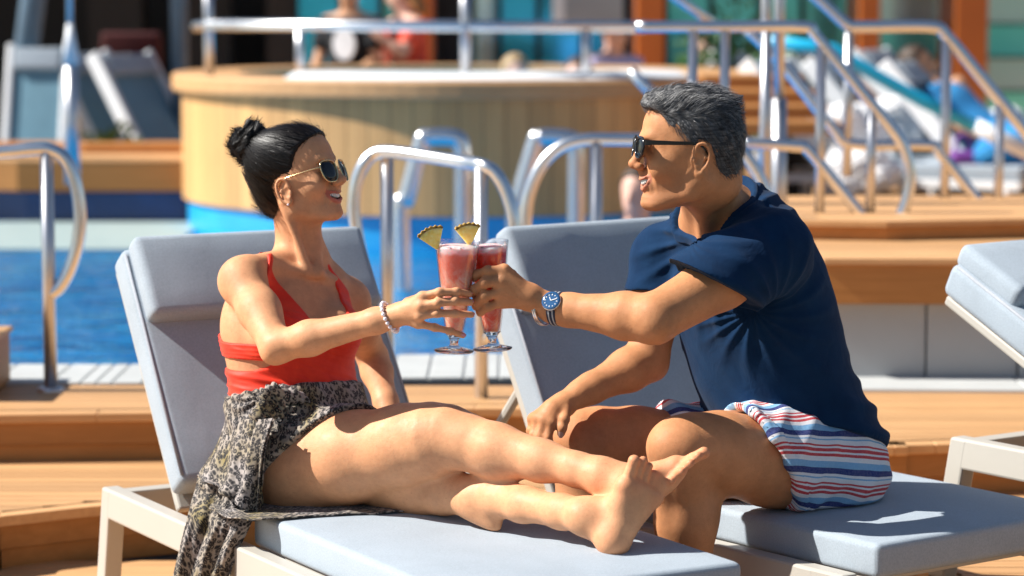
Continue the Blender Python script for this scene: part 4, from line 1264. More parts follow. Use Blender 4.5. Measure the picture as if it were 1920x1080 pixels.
def foot(V, an, heel, bb, bs, toes):
    """ankle, heel, ball behind the big toe, ball behind the little toe, five toe tips (big first)"""
    an, heel, bb, bs = map(np.asarray, (an, heel, bb, bs))
    V.ell(heel, [.031] * 3, None, .02); V.cap(an, heel, .033, .029, .025)
    mid = (bb + bs) / 2; ax = mid - heel
    V.cap(heel, bb - (bb - heel) * .08, .027, .0215, .02); V.cap(heel, bs, .026, .017, .02)
    V.cap(an, mid - ax * .18, .031, .020, .03)                            # instep
    V.cap(bb, bs, .0205, .0165, .012)
    for q in (.25, .5, .75): V.cap(heel + ax * .35, bb + (bs - bb) * q, .024, .018, .02)
    for i, t in enumerate(toes):
        t = np.asarray(t); b = bb + (bs - bb) * (i / 4.0)
        rr = (.0125, .0088, .0084, .008, .0078)[i]
        md = b * .45 + t * .55
        V.chain([b, md, t], [rr * 1.05, rr * .86, rr * 1.02], .007)

FA = dict(an=W_['Lan'], heel=P3(1150, 1012, 5.405), bb=P3(1174, 908, 5.405), bs=P3(1226, 934, 5.44),
          toes=[P3(1189, 864, 5.40), P3(1206, 863, 5.412), P3(1217, 874, 5.42), P3(1226, 889, 5.43), P3(1231, 905, 5.438)])
FB = dict(an=W_['Ran'], heel=P3(1172, 915, 5.47), bb=P3(1272, 873, 5.455), bs=P3(1236, 912, 5.46),
          toes=[P3(1320, 849, 5.43), P3(1309, 855, 5.415), P3(1294, 869, 5.41), P3(1278, 884, 5.41), P3(1260, 900, 5.42)])

pts = list(W_.values()) + [HW.c, FA['heel'], FB['toes'][0], P3(885, 560, 5.65), P3(230, 700, 6.0) * 0 + W_['Rsh']]
def vol_for(origin, B, pts, pad, h, fine=()):
    L = (np.array(pts) - origin) @ np.asarray(B).T
    return Vol(origin, B, L.min(0) - pad, L.max(0) + pad, h, fine)
def fine_box(origin, B, pts, pad, q):
    L = (np.array(pts) - origin) @ np.asarray(B).T
    return (L.min(0) - pad, L.max(0) + pad, q)
o = np.array(woman_loc)
fine = [fine_box(o, BW, [HW.w((.12, 0, .04)), HW.w((.06, .08, -.1)), HW.w((.06, -.085, -.1)), HW.w((-.03, -.085, .05))], .008, .0022),
        fine_box(o, BW, [P3(770, 545, 5.64), P3(888, 635, 5.69)], .008, .0027),
        fine_box(o, BW, FA['toes'] + FB['toes'] + [FA['heel'], FB['heel']], .015, .0032)]
VW = vol_for(o, BW, pts, .14, .0055, fine)
torso_w(VW)
neck_w(VW)
arm(VW, W_['Rsh'], W_['Rel'], W_['Rwr'], (.049, .044, .036, .037, .0240))
arm(VW, W_['Lsh'], W_['Lel'], W_['Lwr'], (.048, .043, .036, .036, .025))
VW.ell(W_['Rsh'] + np.array([-.004, -.006, .002]), (.048, .046, .052), None, .03)
VW.ell(W_['Lsh'], (.047, .047, .052), None, .03)
leg(VW, W_['Rhip'], W_['Rkn'], W_['Ran'], (.112, .099, .077, .060, .053, .032), front=unit((.15, -.35, .92)))
leg(VW, W_['Lhip'], W_['Lkn'], W_['Lan'], (.100, .088, .064, .049, .035, .032), front=unit((.3, -.3, .9)))
VW.ell(P3(556, 882, 5.945), (.125, .105, .10), BW, .03)
VW.ell(P3(655, 885, 6.07), (.115, .10, .09), BW, .03)
foot(VW, **FA); foot(VW, **FB)
wn = hand_woman_right(VW)
# left hand pressed on the cushion behind the thigh
lw = W_['Lwr']; lh = lw + np.array([.03, -.06, -.11])
VW.cap(lw, lh, .022, .024, .015)
for q in range(4):
    b = lh + np.array([.012 * q - .02, .010 * q, -.004]); d = unit(np.array([.55 - .1 * q, -.75 - .02 * q, -.16]))
    finger(VW, [b, b + d * .035, b + d * .06, b + d * .08], .0085)
finger(VW, [lw + np.array([-.01, -.03, -.04]), lh + np.array([-.045, -.02, 0]), lh + np.array([-.06, -.045, -.015])], .0095)
# collar bones, throat tendons
notch = P3(588, 512, 6.045)
VW.cap(notch + np.array([-.008, 0, 0]), P3(500, 494, 6.02), .0085, .009, .02); VW.cap(notch + np.array([.012, .006, -.002]), P3(640, 535, 6.145), .0085, .009, .02)
VW.ell(notch + np.array([.001, -.012, .010]), (.012, .012, .012), None, .015, 'c')
sculpt_head(VW, HW, False, P3(566, 488, 6.12), (.050, .055), ear=(.014, -.018))
VW.cap(HW.w((-.018, -.058, -.045)), notch + np.array([-.010, -.002, .004]), .0085, .008, .018)
VW.cap(HW.w((-.018, .058, -.045)), notch + np.array([.014, .008, .002]), .0085, .008, .018)
vw, fw_ = VW.verts_faces(); vw, fw_ = keep_large(vw, fw_); vw = relax(vw, fw_, 1, .4)
lip, mouth = head_attrs(HW, vw)
bl = np.zeros(len(vw))
for t in FA['toes'] + FB['toes']: bl = np.maximum(bl, .8 * (1 - sstep(.008, .03, np.linalg.norm(vw - t, axis=1))))
for p in (FA['heel'], FA['bb'], FA['bs'], FB['bb']): bl = np.maximum(bl, .5 * (1 - sstep(.02, .05, np.linalg.norm(vw - p, axis=1))))
me = quad_mesh('person_body', vw, fw_, {'lip': lip, 'mouth': mouth, 'blush': bl, 'stubble': np.zeros(len(vw))})
link('body', me, M['skin_fair'], woman)
head_teeth(HW, woman, M['teeth'])
nails(woman, wn, M['nail_pink'])

# ---- swimsuit
CO = P3(556, 525, 6.105)
def ah(x, y, Y):
    p = P3(x, y, Y) - CO; return (float(p @ wl), float(p[2]))
front = [ah(458, 458, 6.10), ah(484, 520, 5.99), ah(486, 560, 5.97), (-.165, -.125), (-.30, -.135), (-.30, -.60), (.30, -.60), (.30, -.12), (.15, -.085),
         ah(678, 585, 6.09), ah(672, 548, 6.09), ah(640, 510, 6.08), ah(611, 476, 6.10), ah(602, 480, 6.10), ah(630, 512, 6.07), ah(655, 556, 6.05), ah(650, 588, 6.03),
         ah(630, 604, 6.0), ah(606, 612, 5.985), ah(585, 597, 5.975), ah(512, 505, 5.985), ah(472, 458, 6.10)]
TF = poly_table(front, (-.35, -.65), (.35, .2))
slit = poly_table(smooth_poly([(-.34, -.160), (-.20, -.160), (-.15, -.164), (-.145, -.172), (-.16, -.180), (-.20, -.188), (-.34, -.192)]), (-.35, -.65), (.35, .2))
TB = poly_table([(-.3, -.115), (.3, -.115), (.3, -.160), (-.3, -.160)], (-.35, -.65), (.35, .2))
TB2 = poly_table([(-.3, -.192), (.3, -.192), (.3, -.6), (-.3, -.6)], (-.35, -.65), (.35, .2))
def suit_region(X, Y, Z):
    a = (X - CO[0]) * wl[0] + (Y - CO[1]) * wl[1]; f = (X - CO[0]) * wf[0] + (Y - CO[1]) * wf[1]; h = Z - CO[2] + 0 * a
    fr = np.maximum(TF(a, h), -slit(a, h)); bk = np.minimum(TB(a, h), TB2(a, h))
    t = np.clip((f + .03) / .03, 0, 1)
    strap = np.minimum(np.abs(a + .118), np.abs(a - .078)) - .006
    bk = np.minimum(bk, np.where(h > -.05, strap, 1))
    return fr * t + bk * (1 - t)
VS = vol_for(CO, np.array([wf, wl, [0, 0, 1]]), [CO + wf * .2 + wl * .22, CO - wf * .2 - wl * .24, CO + [0, 0, .06], CO - [0, 0, .36]], .01, .0032)
torso_w(VS, .0045); 
neck_keep = VS.f.copy()
VN = Vol(VS.o, VS.B, [0] * 3, [.01] * 3, .01); VN.ax = VS.ax; VN.f = np.full_like(VS.f, .05)
VN.chain([P3(567, 490, 6.125), W_['Rsh'] + np.array([.02, .02, .028])], [.0425, .0345], .03)
VN.chain([P3(567, 490, 6.125), W_['Lsh'] + np.array([-.02, -.01, .028])], [.0425, .0345], .03)
VN.ell(W_['Rsh'] + np.array([-.004, -.006, .002]), (.0565, .0545, .0605), None, .03)
VS.merge(VN, .03)
VS.cut(suit_region, .003)
v, f = VS.verts_faces(); v, f = keep_large(v, f, 120); v = relax(v, f, 1, .4)
p = v - CO; n = normals(v, f)
a_, h_, f_ = p @ wl, p[:, 2], p @ wf
low = sstep(-.165, -.21, h_)
ph = 330 * (h_ * .92 + .38 * a_ + .25 * a_ * a_) + 3.0 * np.sin(9 * a_ + 40 * h_) + 1.2 * np.sin(31 * a_ - 11 * h_)
ruck = (np.sin(ph) * .5 + .5) ** 2
amp = low * (.0014 + .0020 * sstep(.02, -.14, a_))
cupw = 0
rib = ((a_ < -.11) & (h_ < -.10) & (h_ > -.165)) * .0016 * (np.sin(h_ * 620) * .5 + .5)
v = v + n * (ruck * amp + cupw + rib)[:, None]
link('swimsuit', quad_mesh('swimsuit', v, f, {'gather': np.stack([a_ * .4, f_ * .4, h_ + .35 * a_], 1)}), M['swimsuit'], woman)

# ---- sarong wrapped round the hips
VK = vol_for(o, BW, [P3(410, 700, 5.98), P3(720, 950, 5.9), P3(560, 920, 5.8), P3(640, 800, 6.2), P3(470, 930, 6.15)], .05, .0042)
torso_w(VK, .014)
VK.chain([W_['Rhip'], W_['Rhip'] + (W_['Rkn'] - W_['Rhip']) * .35, W_['Rhip'] + (W_['Rkn'] - W_['Rhip']) * .72], [.124, .110, .094], .03)
VK.chain([W_['Lhip'], W_['Lhip'] + (W_['Lkn'] - W_['Lhip']) * .35, W_['Lhip'] + (W_['Lkn'] - W_['Lhip']) * .72], [.112, .10, .09], .03)
VK.ell(P3(556, 882, 5.945), (.138, .119, .108), BW, .03)
VK.ell(P3(655, 885, 6.07), (.125, .112, .10), BW, .03)
hem = plane3(P3(706, 776, 5.90), P3(560, 812, 5.82), P3(492, 905, 5.86), P3(800, 900, 5.7))
top = plane3(P3(425, 757, 6.06), P3(540, 722, 5.90), P3(650, 716, 6.02), P3(560, 400, 6.0))
VK.cover(VW, .008, .035)
VK.cut(hem, .004); VK.cut(top, .004)
VK.cut(lambda X, Y, Z: .432 - Z + 0 * X, .01)
v, f = VK.verts_faces(); v, f = keep_large(v, f, 200); v = relax(v, f, 2, .5); n = normals(v, f)
knot = P3(512, 752, 5.865)
d = v - knot; dist = np.linalg.norm(d, axis=1)
ang = np.arctan2(d[:, 2], d @ unit((.8, .6, 0)))
fold = (np.sin(13 * ang + 2.0 * np.sin(9 * dist * 6)) * .5 + .5) ** 1.5 * np.exp(-dist / .16)
fold2 = (np.sin(95 * (d @ unit((.5, .2, -.55))) + 5 * np.sin(14 * d[:, 2])) * .5 + .5) ** 2
hd_ = np.abs(hem(v[:, 0], v[:, 1], v[:, 2])); fold = fold * sstep(.0, .04, hd_); fold2 = fold2 * sstep(.0, .04, hd_)
v = v + n * (.0015 * (1 - sstep(.006, .010, hd_)) + .009 * fold + .0018 * fold2 * sstep(.02, .1, dist))[:, None]
pc = (v - o)
cl = np.stack([np.arctan2((v - P3(565, 850, 6.0)) @ wl, (v - P3(565, 850, 6.0)) @ wf) * .16, pc @ unit((.73, -.69, .2)), pc[:, 2]], 1)
link('sarong', quad_mesh('sarong', v, f, {'cloth': cl}), M['leopard'], woman)
# the knot: a twisted loop of cloth and two ends
VQ = Vol(knot, np.eye(3), [-.10, -.09, -.11], [.10, .09, .09], .0035)
rx, rz = unit((.85, .53, 0)), np.array([0, 0, 1.])
ringp = [knot + rx * .026 * math.cos(t) + rz * .030 * math.sin(t) + np.array([0, -.012 - .006 * math.sin(2 * t), 0]) for t in np.linspace(0, 2 * math.pi, 14)]
VQ.chain(ringp, [.011 + .003 * math.sin(3 * i) for i in range(14)], .004)
VQ.chain([knot + rz * .02, knot + rx * .05 + rz * .01 + [0, -.01, 0], knot + rx * .085 - rz * .004 + [0, -.004, 0]], [.014, .016, .008], .006)
VQ.chain([knot, knot - rx * .035 - rz * .03 + [0, -.012, 0], knot - rx * .05 - rz * .075 + [0, -.012, 0]], [.012, .018, .012], .006)
v, f = VQ.verts_faces(); v = relax(v, f, 1); n = normals(v, f)
v = v + n * (.003 * np.sin(v @ np.array([300, 200, 260.])))[:, None]
link('sarong_knot', quad_mesh('sarong_knot', v, f, {'cloth': v - knot}), M['leopard'], woman)
# ---- the loose tail of the sarong falling over the seat edge
ctrl = [[P3(516, 786, 5.80), P3(488, 788, 5.83), P3(458, 786, 5.90), P3(432, 776, 6.0)],
        [P3(500, 842, 5.79), P3(470, 850, 5.82), P3(438, 845, 5.88), P3(410, 835, 5.98)],
        [P3(492, 905, 5.785), P3(458, 912, 5.80), P3(420, 905, 5.86), P3(378, 884, 5.95)],
        [P3(488, 950, 5.80), P3(450, 955, 5.80), P3(404, 950, 5.845), P3(362, 925, 5.92)],
        [P3(466, 986, 5.775), P3(430, 990, 5.79), P3(390, 985, 5.83), P3(350, 968, 5.88)],
        [P3(440, 1040, 5.77), P3(408, 1042, 5.79), P3(372, 1035, 5.83), P3(334, 1030, 5.875)],
        [P3(428, 1100, 5.77), P3(395, 1105, 5.79), P3(360, 1100, 5.83), P3(322, 1098, 5.875)],
        [P3(420, 1170, 5.77), P3(386, 1175, 5.79), P3(350, 1165, 5.83), P3(314, 1160, 5.87)]]
P = sheet(ctrl, 150, 90)
uu, vv = np.meshgrid(np.linspace(0, 1, 150), np.linspace(0, 1, 90), indexing='ij')
fo = .013 * np.sin(2 * math.pi * (3.1 * vv + .5 * np.sin(3.5 * uu)) + 2.5 * uu) * (.35 + .65 * uu) + .0025 * np.sin(2 * math.pi * (8.7 * vv + .9 * uu) + 1.0)
fo += .010 * np.exp(-((uu - .33) / .03) ** 2) * (np.sin(9 * vv) * .5 + .6)                     # frill of the first hem
fo *= (1 - .8 * np.exp(-((uu - .52) / .06) ** 2) * (vv < .4))
dr = np.array([-.35, -.93, .05])
P = P + fo[..., None] * dr
link('sarong_tail', sheet_mesh('sarong_tail', P, .003, {'cloth': uv_len(P)}), M['leopard'], woman)
# second layer with a hem at mid height
ctrl2 = [[p + np.array([-.004, -.012, .004]) for p in r] for r in ctrl[:3]] + [[P3(482, 962, 5.775), P3(436, 940, 5.785), P3(402, 912, 5.83), P3(366, 893, 5.90)]]
P = sheet(ctrl2, 80, 80); uu, vv = np.meshgrid(np.linspace(0, 1, 80), np.linspace(0, 1, 80), indexing='ij')
fo = .013 * uu * np.sin(2 * math.pi * (3.4 * vv + .2) + 2 * uu) + .002 * uu * np.sin(2 * math.pi * 7.7 * vv)
P = P + fo[..., None] * dr
link('sarong_tail', sheet_mesh('sarong_tail', P, .003, {'cloth': uv_len(P) + [.3, .2, 0]}), M['leopard'], woman)
# the part spread under the thighs
near = [(392, 955), (430, 972), (472, 977), (520, 973), (590, 968), (660, 965), (730, 963), (812, 957)]
far = [(420, 915), (450, 915), (500, 915), (560, 918), (620, 920), (680, 925), (740, 932), (790, 942)]
ctrl = []
for t in (0, .33, .66, 1):
    ctrl.append([np.array(atz(a[0] + (b[0] - a[0]) * t, a[1] + (b[1] - a[1]) * t, .4265)) for a, b in zip(near, far)])
P = sheet(ctrl, 50, 150); uu, vv = np.meshgrid(np.linspace(0, 1, 50), np.linspace(0, 1, 150), indexing='ij')
P[..., 2] += .0005 + .0040 * (np.sin(2 * math.pi * (6 * vv + .8 * uu)) * .5 + .5) * (np.sin(5 * uu + 9 * vv) * .4 + .6)
link('sarong_tail', sheet_mesh('sarong_tail', P, .003, {'cloth': uv_len(P) + [.7, .1, 0]}), M['leopard'], woman)

# ---- hair: smooth cap swept back into a bun
def hair_cap_w():
    H = HW; s = H.s
    V = vol_for(H.c, H.B, [H.w((.12, .1, .15)), H.w((-.15, -.1, -.10))], .012, .0028)
    E = lambda c, r, k=.02: V.ell(H.w(c), np.array(r) * s, H.B, k)
    E((-.014, 0, .053), (.107, .083, .091)); E((-.058, 0, .030), (.063, .073, .074)); E((.030, 0, .066), (.071, .070, .065))
    E((-.060, 0, -.030), (.046, .056, .046), .03)
    T = poly_table(smooth_poly([(.20, .20), (.135, .125), (.078, .098), (.050, .072), (.034, .040), (.030, .010), (.026, -.002), (.018, .012), (.004, .018), (-.012, .010), (-.018, -.02), (-.018, -.050), (-.036, -.072), (-.065, -.082), (-.10, -.075), (-.2, -.05), (-.25, .1), (-.1, .25)], 6), (-.3, -.3), (.3, .3))
    def region(X, Y, Z):
        q = [(X - H.c[0]) * H.B[i, 0] + (Y - H.c[1]) * H.B[i, 1] + (Z - H.c[2]) * H.B[i, 2] for i in range(3)]
        return T(q[0] / s + .25 * np.maximum(.03 - np.abs(q[1] / s), 0), q[2] / s) * s
    V.cut(region, .006)
    v, f = V.verts_faces(); v, f = keep_large(v, f, 100); v = relax(v, f, 2)
    return v, f
v, f = hair_cap_w(); n = normals(v, f); p = HW.loc(v)
BUN = np.array([-.106, 0, .124])
d = p - BUN; r_ = np.linalg.norm(d, axis=1)
ax = unit(np.array([.08, 0, .02]) - BUN); e1 = np.array([0, 1, 0.]); e2 = np.cross(ax, e1)
ang = np.arctan2(d @ e2, d @ e1)
v = v + n * (.0005 * (np.sin(ang * 34 + 3 * np.sin(r_ * 30)) + .6 * np.sin(ang * 71 + 2)))[:, None]
link('hair', quad_mesh('hair', v, f, {'flow': np.stack([ang * .11, r_, ang * 0], 1)}), M['hair_black'], woman)
rr_ = random.Random(11); pick = [rr_.randrange(len(v)) for _ in range(5200)]
bw_ = HW.w(BUN); hc_ = HW.w((-.02, 0, .045))
def step_w(p, i, nn):
    d = bw_ - p; d = d - nn * (d @ nn); l = np.linalg.norm(d)
    q = p + d / max(l, 1e-6) * .0085
    return q + unit(q - hc_) * (-.00035 if i > 1 else .0006)
strands('hair_strands', woman, M['hair_black'], [(v[i] + n[i] * .0004 + (np.array([rr_.uniform(-1, 1), rr_.uniform(-1, 1), rr_.uniform(-1, 1)]) * .0016), n[i]) for i in pick], step_w, 6, .0011, HW)
VB = Vol(HW.w(BUN), HW.B, [-.095] * 3, [.095] * 3, .0026)
rnd = random.Random(4)
bax = unit(np.array([-.35, 0, .94])); b1 = unit(np.cross(bax, [0, 1, 0])); b2 = np.cross(bax, b1)
VB.ell(HW.w(BUN + bax * .002), (.031, .034, .036), HW.B, .01)
for s_ in range(6):
    t0 = s_ * 1.05; pts = []; rr = []
    for i in range(15):
        t = t0 + i * .42; z = -.040 + .070 * (i / 14.0) + .010 * math.sin(s_ * 2.1 + i)
        r = .037 * math.sqrt(max(.12, 1 - ((z - .0) / .052) ** 2)) + .006 * math.sin(1.7 * i + s_)
        pts.append(HW.w(BUN + bax * z + b1 * r * math.cos(t) + b2 * r * math.sin(t))); rr.append(.0100 + .0026 * math.sin(i * .6 + s_))
    VB.chain(pts, rr, .003)
v, f = VB.verts_faces(); v, f = keep_large(v, f, 60); n = normals(v, f); p = HW.loc(v) - BUN
an_ = np.arctan2(p @ b2, p @ b1); zz_ = p @ bax
v = v + n * (.0009 * np.sin(900 * zz_ + 6 * an_))[:, None]
link('hair_bun', quad_mesh('hair_bun', v, f, {'flow': np.stack([zz_ + .01 * an_, an_ * .03, an_ * 0], 1)}), M['hair_black'], woman)
pick = [rr_.randrange(len(v)) for _ in range(2600)]; bc_ = HW.w(BUN); bx_ = bax @ HW.B
def step_b(p, i, nn):
    rad = p - bc_; d = np.cross(bx_, rad); d = unit(d) + bx_ * .35; d = d - nn * (d @ nn)
    return p + unit(d) * .0050 + nn * (.0012 if i < 1 else -.0004)
strands('bun_strands', woman, M['hair_black'], [(v[i] + n[i] * .0003, n[i]) for i in pick], step_b, 5, .0011, HW, 3)
mb = MB()
for i in range(26):                                       # stray hairs
    y = rnd.uniform(-.05, .05); a = np.array([.066 + rnd.uniform(-.02, .01) - abs(y) * .5, y, .118 + rnd.uniform(-.006, .004)])
    e = a + np.array([rnd.uniform(.0, .03), rnd.uniform(-.01, .01), rnd.uniform(-.005, .02)])
    if i > 20:
        a = np.array([-.055 + rnd.uniform(-.02, .02), rnd.uniform(-.045, .045), -.062]); e = a + np.array([rnd.uniform(-.02, .01), rnd.uniform(-.01, .01), rnd.uniform(-.03, -.012)])
    m_ = (a + e) / 2 + np.array([.003, 0, .006])
    mb.tube([HW.w(a), HW.w(m_), HW.w(e)], [.0005, .0004, .00015], 4)
mb.build('stray_hairs', M['hair_black'], woman, smooth=True)['kind'] = 'stuff'

# ---- sunglasses
def sunglasses(H, root, metal, lens_w, lens_h, sq, x0, wrap, rim_m, arm_m, lens_m, z0=.019, dy=.0345, arm_z=.028, arm_r=.0016, rim_r=.0016, ear=(-.012, .080, .024), bridge_z=.006, flat_arm=False):
    g = bpy.data.objects.new('sunglasses', None); COL.objects.link(g); g.parent = root; g.empty_display_size = .02
    for q in (1, -1):
        c = np.array([x0, q * dy, z0]); out = []
        ux = np.array([-wrap * q * q * abs(1), q * 1.0, 0]); ux = unit(np.array([-wrap, q, 0])); nz = unit(np.array([-.12, 0, 1])); nn = np.cross(ux, nz) * q
        for t in np.linspace(0, 2 * math.pi, 41)[:-1]:
            cx, sx = math.cos(t), math.sin(t)
            ex = 2.0 / sq
            X = math.copysign(abs(cx) ** ex, cx) * lens_w / 2; Z = math.copysign(abs(sx) ** ex, sx) * lens_h / 2
            if Z < 0: X *= 1 - .16 * (abs(Z) / (lens_h / 2))
            out.append(c + ux * X + nz * Z)
        mb = MB(); vs = [H.w(c + nn * .0022)] + [H.w(p + (c - p) * .45 + nn * .0016) for p in out] + [H.w(p) for p in out] + [H.w(p - nn * .0014) for p in out]
        m = len(out); fs = [(0, 1 + i, 1 + (i + 1) % m) for i in range(m)]
        fs += [(1 + i, 1 + m + i, 1 + m + (i + 1) % m, 1 + (i + 1) % m) for i in range(m)]
        fs += [(1 + m + i, 1 + 2 * m + i, 1 + 2 * m + (i + 1) % m, 1 + m + (i + 1) % m) for i in range(m)]
        fs += [tuple(1 + 2 * m + i for i in range(m))]
        mb.add(vs, fs).build('lens', lens_m, g, smooth=True)
        MB().tube([H.w(p) for p in out], rim_r * H.s, 8, True).build('rim', rim_m, g, smooth=True)
        hinge = c + ux * lens_w * .5 + nz * lens_h * .22; hinge[2] = arm_z
        h2 = hinge + np.array([-.012, q * .005, 0])
        e = np.array([ear[0], q * ear[1], ear[2]]); e2 = e + np.array([-.022, -q * .003, -.022])
        pts = [H.w(p) for p in spline([hinge, h2, (h2 + e) / 2 + np.array([0, q * .003, .001]), e, e2], 5)]
        pts = [np.array(p) for p in pts]
        if not flat_arm:
            MB().tube([Vector(p) for p in pts], arm_r * H.s, 8).build('arm', arm_m, g, smooth=True)
        else:
            mb = MB(); vs = []; fs = []
            for i, p in enumerate(pts):
                hh = (.0105 - .0055 * min(1, i / (len(pts) * .7))) * H.s; up = H.B[2]; sd = H.B[1] * q
                vs += [p + up * hh * .6 - sd * .0016, p + up * hh * .6 + sd * .0018, p - up * hh * .6 + sd * .0018, p - up * hh * .6 - sd * .0016]
                if i: fs += [((i - 1) * 4 + k, (i - 1) * 4 + (k + 1) % 4, i * 4 + (k + 1) % 4, i * 4 + k) for k in range(4)]
            fs += [(0, 1, 2, 3), tuple(len(vs) - 4 + k for k in range(4))]
            mb.add(vs, fs).build('arm', arm_m, g, bevel=.0006, seg=1)
    b0, b1_ = np.array([x0 + .001, dy - lens_w / 2 + .001, z0 + bridge_z]), np.array([x0 + .001, -dy + lens_w / 2 - .001, z0 + bridge_z])
    MB().tube(spline([H.w(b0), H.w((b0 + b1_) / 2 + np.array([.003, 0, .002])), H.w(b1_)], 5), rim_r * 1.1 * H.s, 8).build('bridge', rim_m, g, smooth=True)
    return g
sunglasses(HW, woman, True, .054, .052, 3.2, .1075, .26, M['gold'], M['gold'], M['lens_dark'], z0=.009, arm_z=.019, ear=(.002, .0795, .010))
# ---- earring and bead bracelet
MB().lathe([(.0002, -.003), (.0026, -.0015), (.0032, 0), (.0026, .0015), (.0002, .003)], HW.w((.006, -.082, -.047)), 10).build('earring', M['crystal'], woman, smooth=True)
def bracelet(root, c, axis, r1, r2, n, br, name, m, tilt=None):
    ax_ = unit(axis); a = unit(np.cross(ax_, [0, 0, 1.])); b = np.cross(ax_, a); g = bpy.data.objects.new(name, None); COL.objects.link(g); g.parent = root
    for i in range(n):
        t = 2 * math.pi * i / n; p = np.asarray(c) + a * r1 * math.cos(t) + b * r2 * math.sin(t)
        MB().lathe([(.0001, -br), (br * .7, -br * .7), (br, 0), (br * .7, br * .7), (.0001, br)], p, 8).build('bead', m, g, smooth=True)
    return g
br_c = W_['Rwr'] + (W_['Rel'] - W_['Rwr']) * .05
bracelet(woman, br_c, W_['Rwr'] - W_['Rel'] + np.array([.04, 0, .08]), .029, .034, 20, .0050, 'bracelet', M['crystal'])
lb = W_['Lwr'] + (W_['Lwr'] - W_['Lel']) * .02
mb = MB(); ax_ = unit(np.array([.1, .2, 1.])); a = unit(np.cross(ax_, [0, 1, 0.])); b = np.cross(ax_, a)
mb.tube([Vector(lb + np.array([.015, 0, .0]) + a * .034 * math.cos(t) + b * .034 * math.sin(t)) for t in np.linspace(0, 2 * math.pi, 25)[:-1]], .004, 8, True).build('bangle', M['crystal'], woman, smooth=True)
# ================================================================== the man
hair_mat('hair_grey', (.008, .008, .010), (.17, .166, .168), .5)
def tee_mat():
    t = NT('navy_jersey').set(rough=.9, sheen=.04, spec=.12)
    t.base(t.ramp(t.noise(18, 4).outputs[0], [(.3, (.003, .020, .060)), (.7, (.005, .029, .080))]))
    t.bump(t.noise(650, 2).outputs[0], .2, .0008); t.bump(t.noise(13, 4, .55, None, .8).outputs[0], .35, .010); M['navy_jersey'] = t.m
tee_mat()
def shorts_mat():
    t = NT('striped_cotton').set(rough=.8, spec=.2)
    a = t.attr('stripe')
    wob = t.noise(9, 2); s_ = t.math('ADD', a.outputs['Fac'], t.math('MULTIPLY', wob.outputs[0], .006))
    fr = t.math('FRACT', t.math('MULTIPLY', s_, 1 / .068))
    wh, rd, nv, bl = (.78, .76, .78), (.55, .04, .05), (.014, .03, .17), (.20, .42, .66)
    st = [(0, nv), (.13, bl), (.30, wh), (.42, rd), (.50, wh), (.55, rd), (.64, wh), (.69, rd), (.74, wh), (.86, bl), (.90, wh), (.97, nv)]
    col = t.ramp(fr, st, 'CONSTANT')
    n2 = t.noise(240, 2); col = t.mix(.07, col, t.ramp(n2.outputs[0], [(.35, (.25, .25, .3)), (.65, (.9, .9, .9))]))
    t.base(col); t.bump(t.noise(500, 2).outputs[0], .2, .001); t.bump(t.noise(20, 3).outputs[0], .4, .006); M['striped_cotton'] = t.m
shorts_mat()
mf = unit((-.78, -.62, 0)); ml = np.array([.62, -.78, 0.]) / np.hypot(.62, .78)
J = dict(Lsh=P3(1450, 470, 5.775), Lel=P3(1226, 598, 5.60), Lwr=P3(1036, 578, 5.70),
         Rsh=P3(1246, 486, 6.07), Rel=P3(1214, 676, 6.02), Rwr=P3(1088, 738, 5.92),
         Lhip=P3(1532, 872, 5.93), Lkn=P3(1272, 842, 5.66), Lan=np.array([.405, 5.72, .085]),
         Rhip=P3(1455, 866, 6.09), Rkn=P3(1085, 826, 5.98), Ran=np.array([.19, 5.98, .085]))
man_loc = (.66, 6.0, .42)
man = thing('person', man_loc, 'grey haired man in a navy T-shirt and striped shorts sitting and clinking his drink', 'person')
BM = basis((-.85, -.52, 0)); om = np.array(man_loc)
TORSO_M = ((1520, 915, 6.03, .155, .10, .12), (1518, 868, 6.02, .180, .125, .140), (1496, 800, 6.01, .182, .148, .132), (1462, 725, 6.0, .182, .152, .132),
           (1434, 650, 5.985, .190, .146, .140), (1409, 580, 5.97, .198, .135, .148), (1390, 518, 5.955, .192, .115, .150), (1380, 462, 5.945, .168, .085, .130),
           (1367, 420, 5.94, .110, .068, .098), (1352, 390, 5.935, .072, .062, .072))
def torso_m(V, off=None, k=.03, rows=TORSO_M):
    V.loft([(P3(x, y, Y), mf, ml, a + (off(i) if off else 0), bf + (off(i) if off else 0), bb + (off(i) if off else 0)) for i, (x, y, Y, a, bf, bb) in enumerate(rows)], k)
HM = Head(P3(1291, 292, 5.74), unit((-.992, -.12, .02)), 1.025, roll=0, long=1.20)

def hand_man_left(V):
    wr = J['Lwr']
    m = [P3(945, 507, 5.688), P3(941, 528, 5.680), P3(940, 548, 5.682), P3(943, 566, 5.690)]
    V.cap(wr, P3(1000, 560, 5.695), .029, .027, .015)
    for p in m: V.cap(P3(990, 556, 5.695), p, .023, .0155, .014)
    tips = [[P3(915, 508, 5.682), P3(893, 515, 5.698), P3(889, 522, 5.722)], [P3(909, 530, 5.674), P3(889, 543, 5.692), P3(889, 552, 5.716)],
            [P3(909, 555, 5.677), P3(892, 568, 5.694), P3(892, 575, 5.716)], [P3(916, 575, 5.685), P3(901, 584, 5.698), P3(900, 588, 5.716)]]
    for a, t, r in zip(m, tips, (.0108, .0112, .0108, .0096)): finger(V, [a] + t, r)
    finger(V, [P3(985, 540, 5.715), P3(958, 515, 5.760), P3(930, 512, 5.785), P3(905, 518, 5.790)], .0118)
    V.cap(P3(1000, 560, 5.70), P3(955, 530, 5.735), .023, .016, .015)
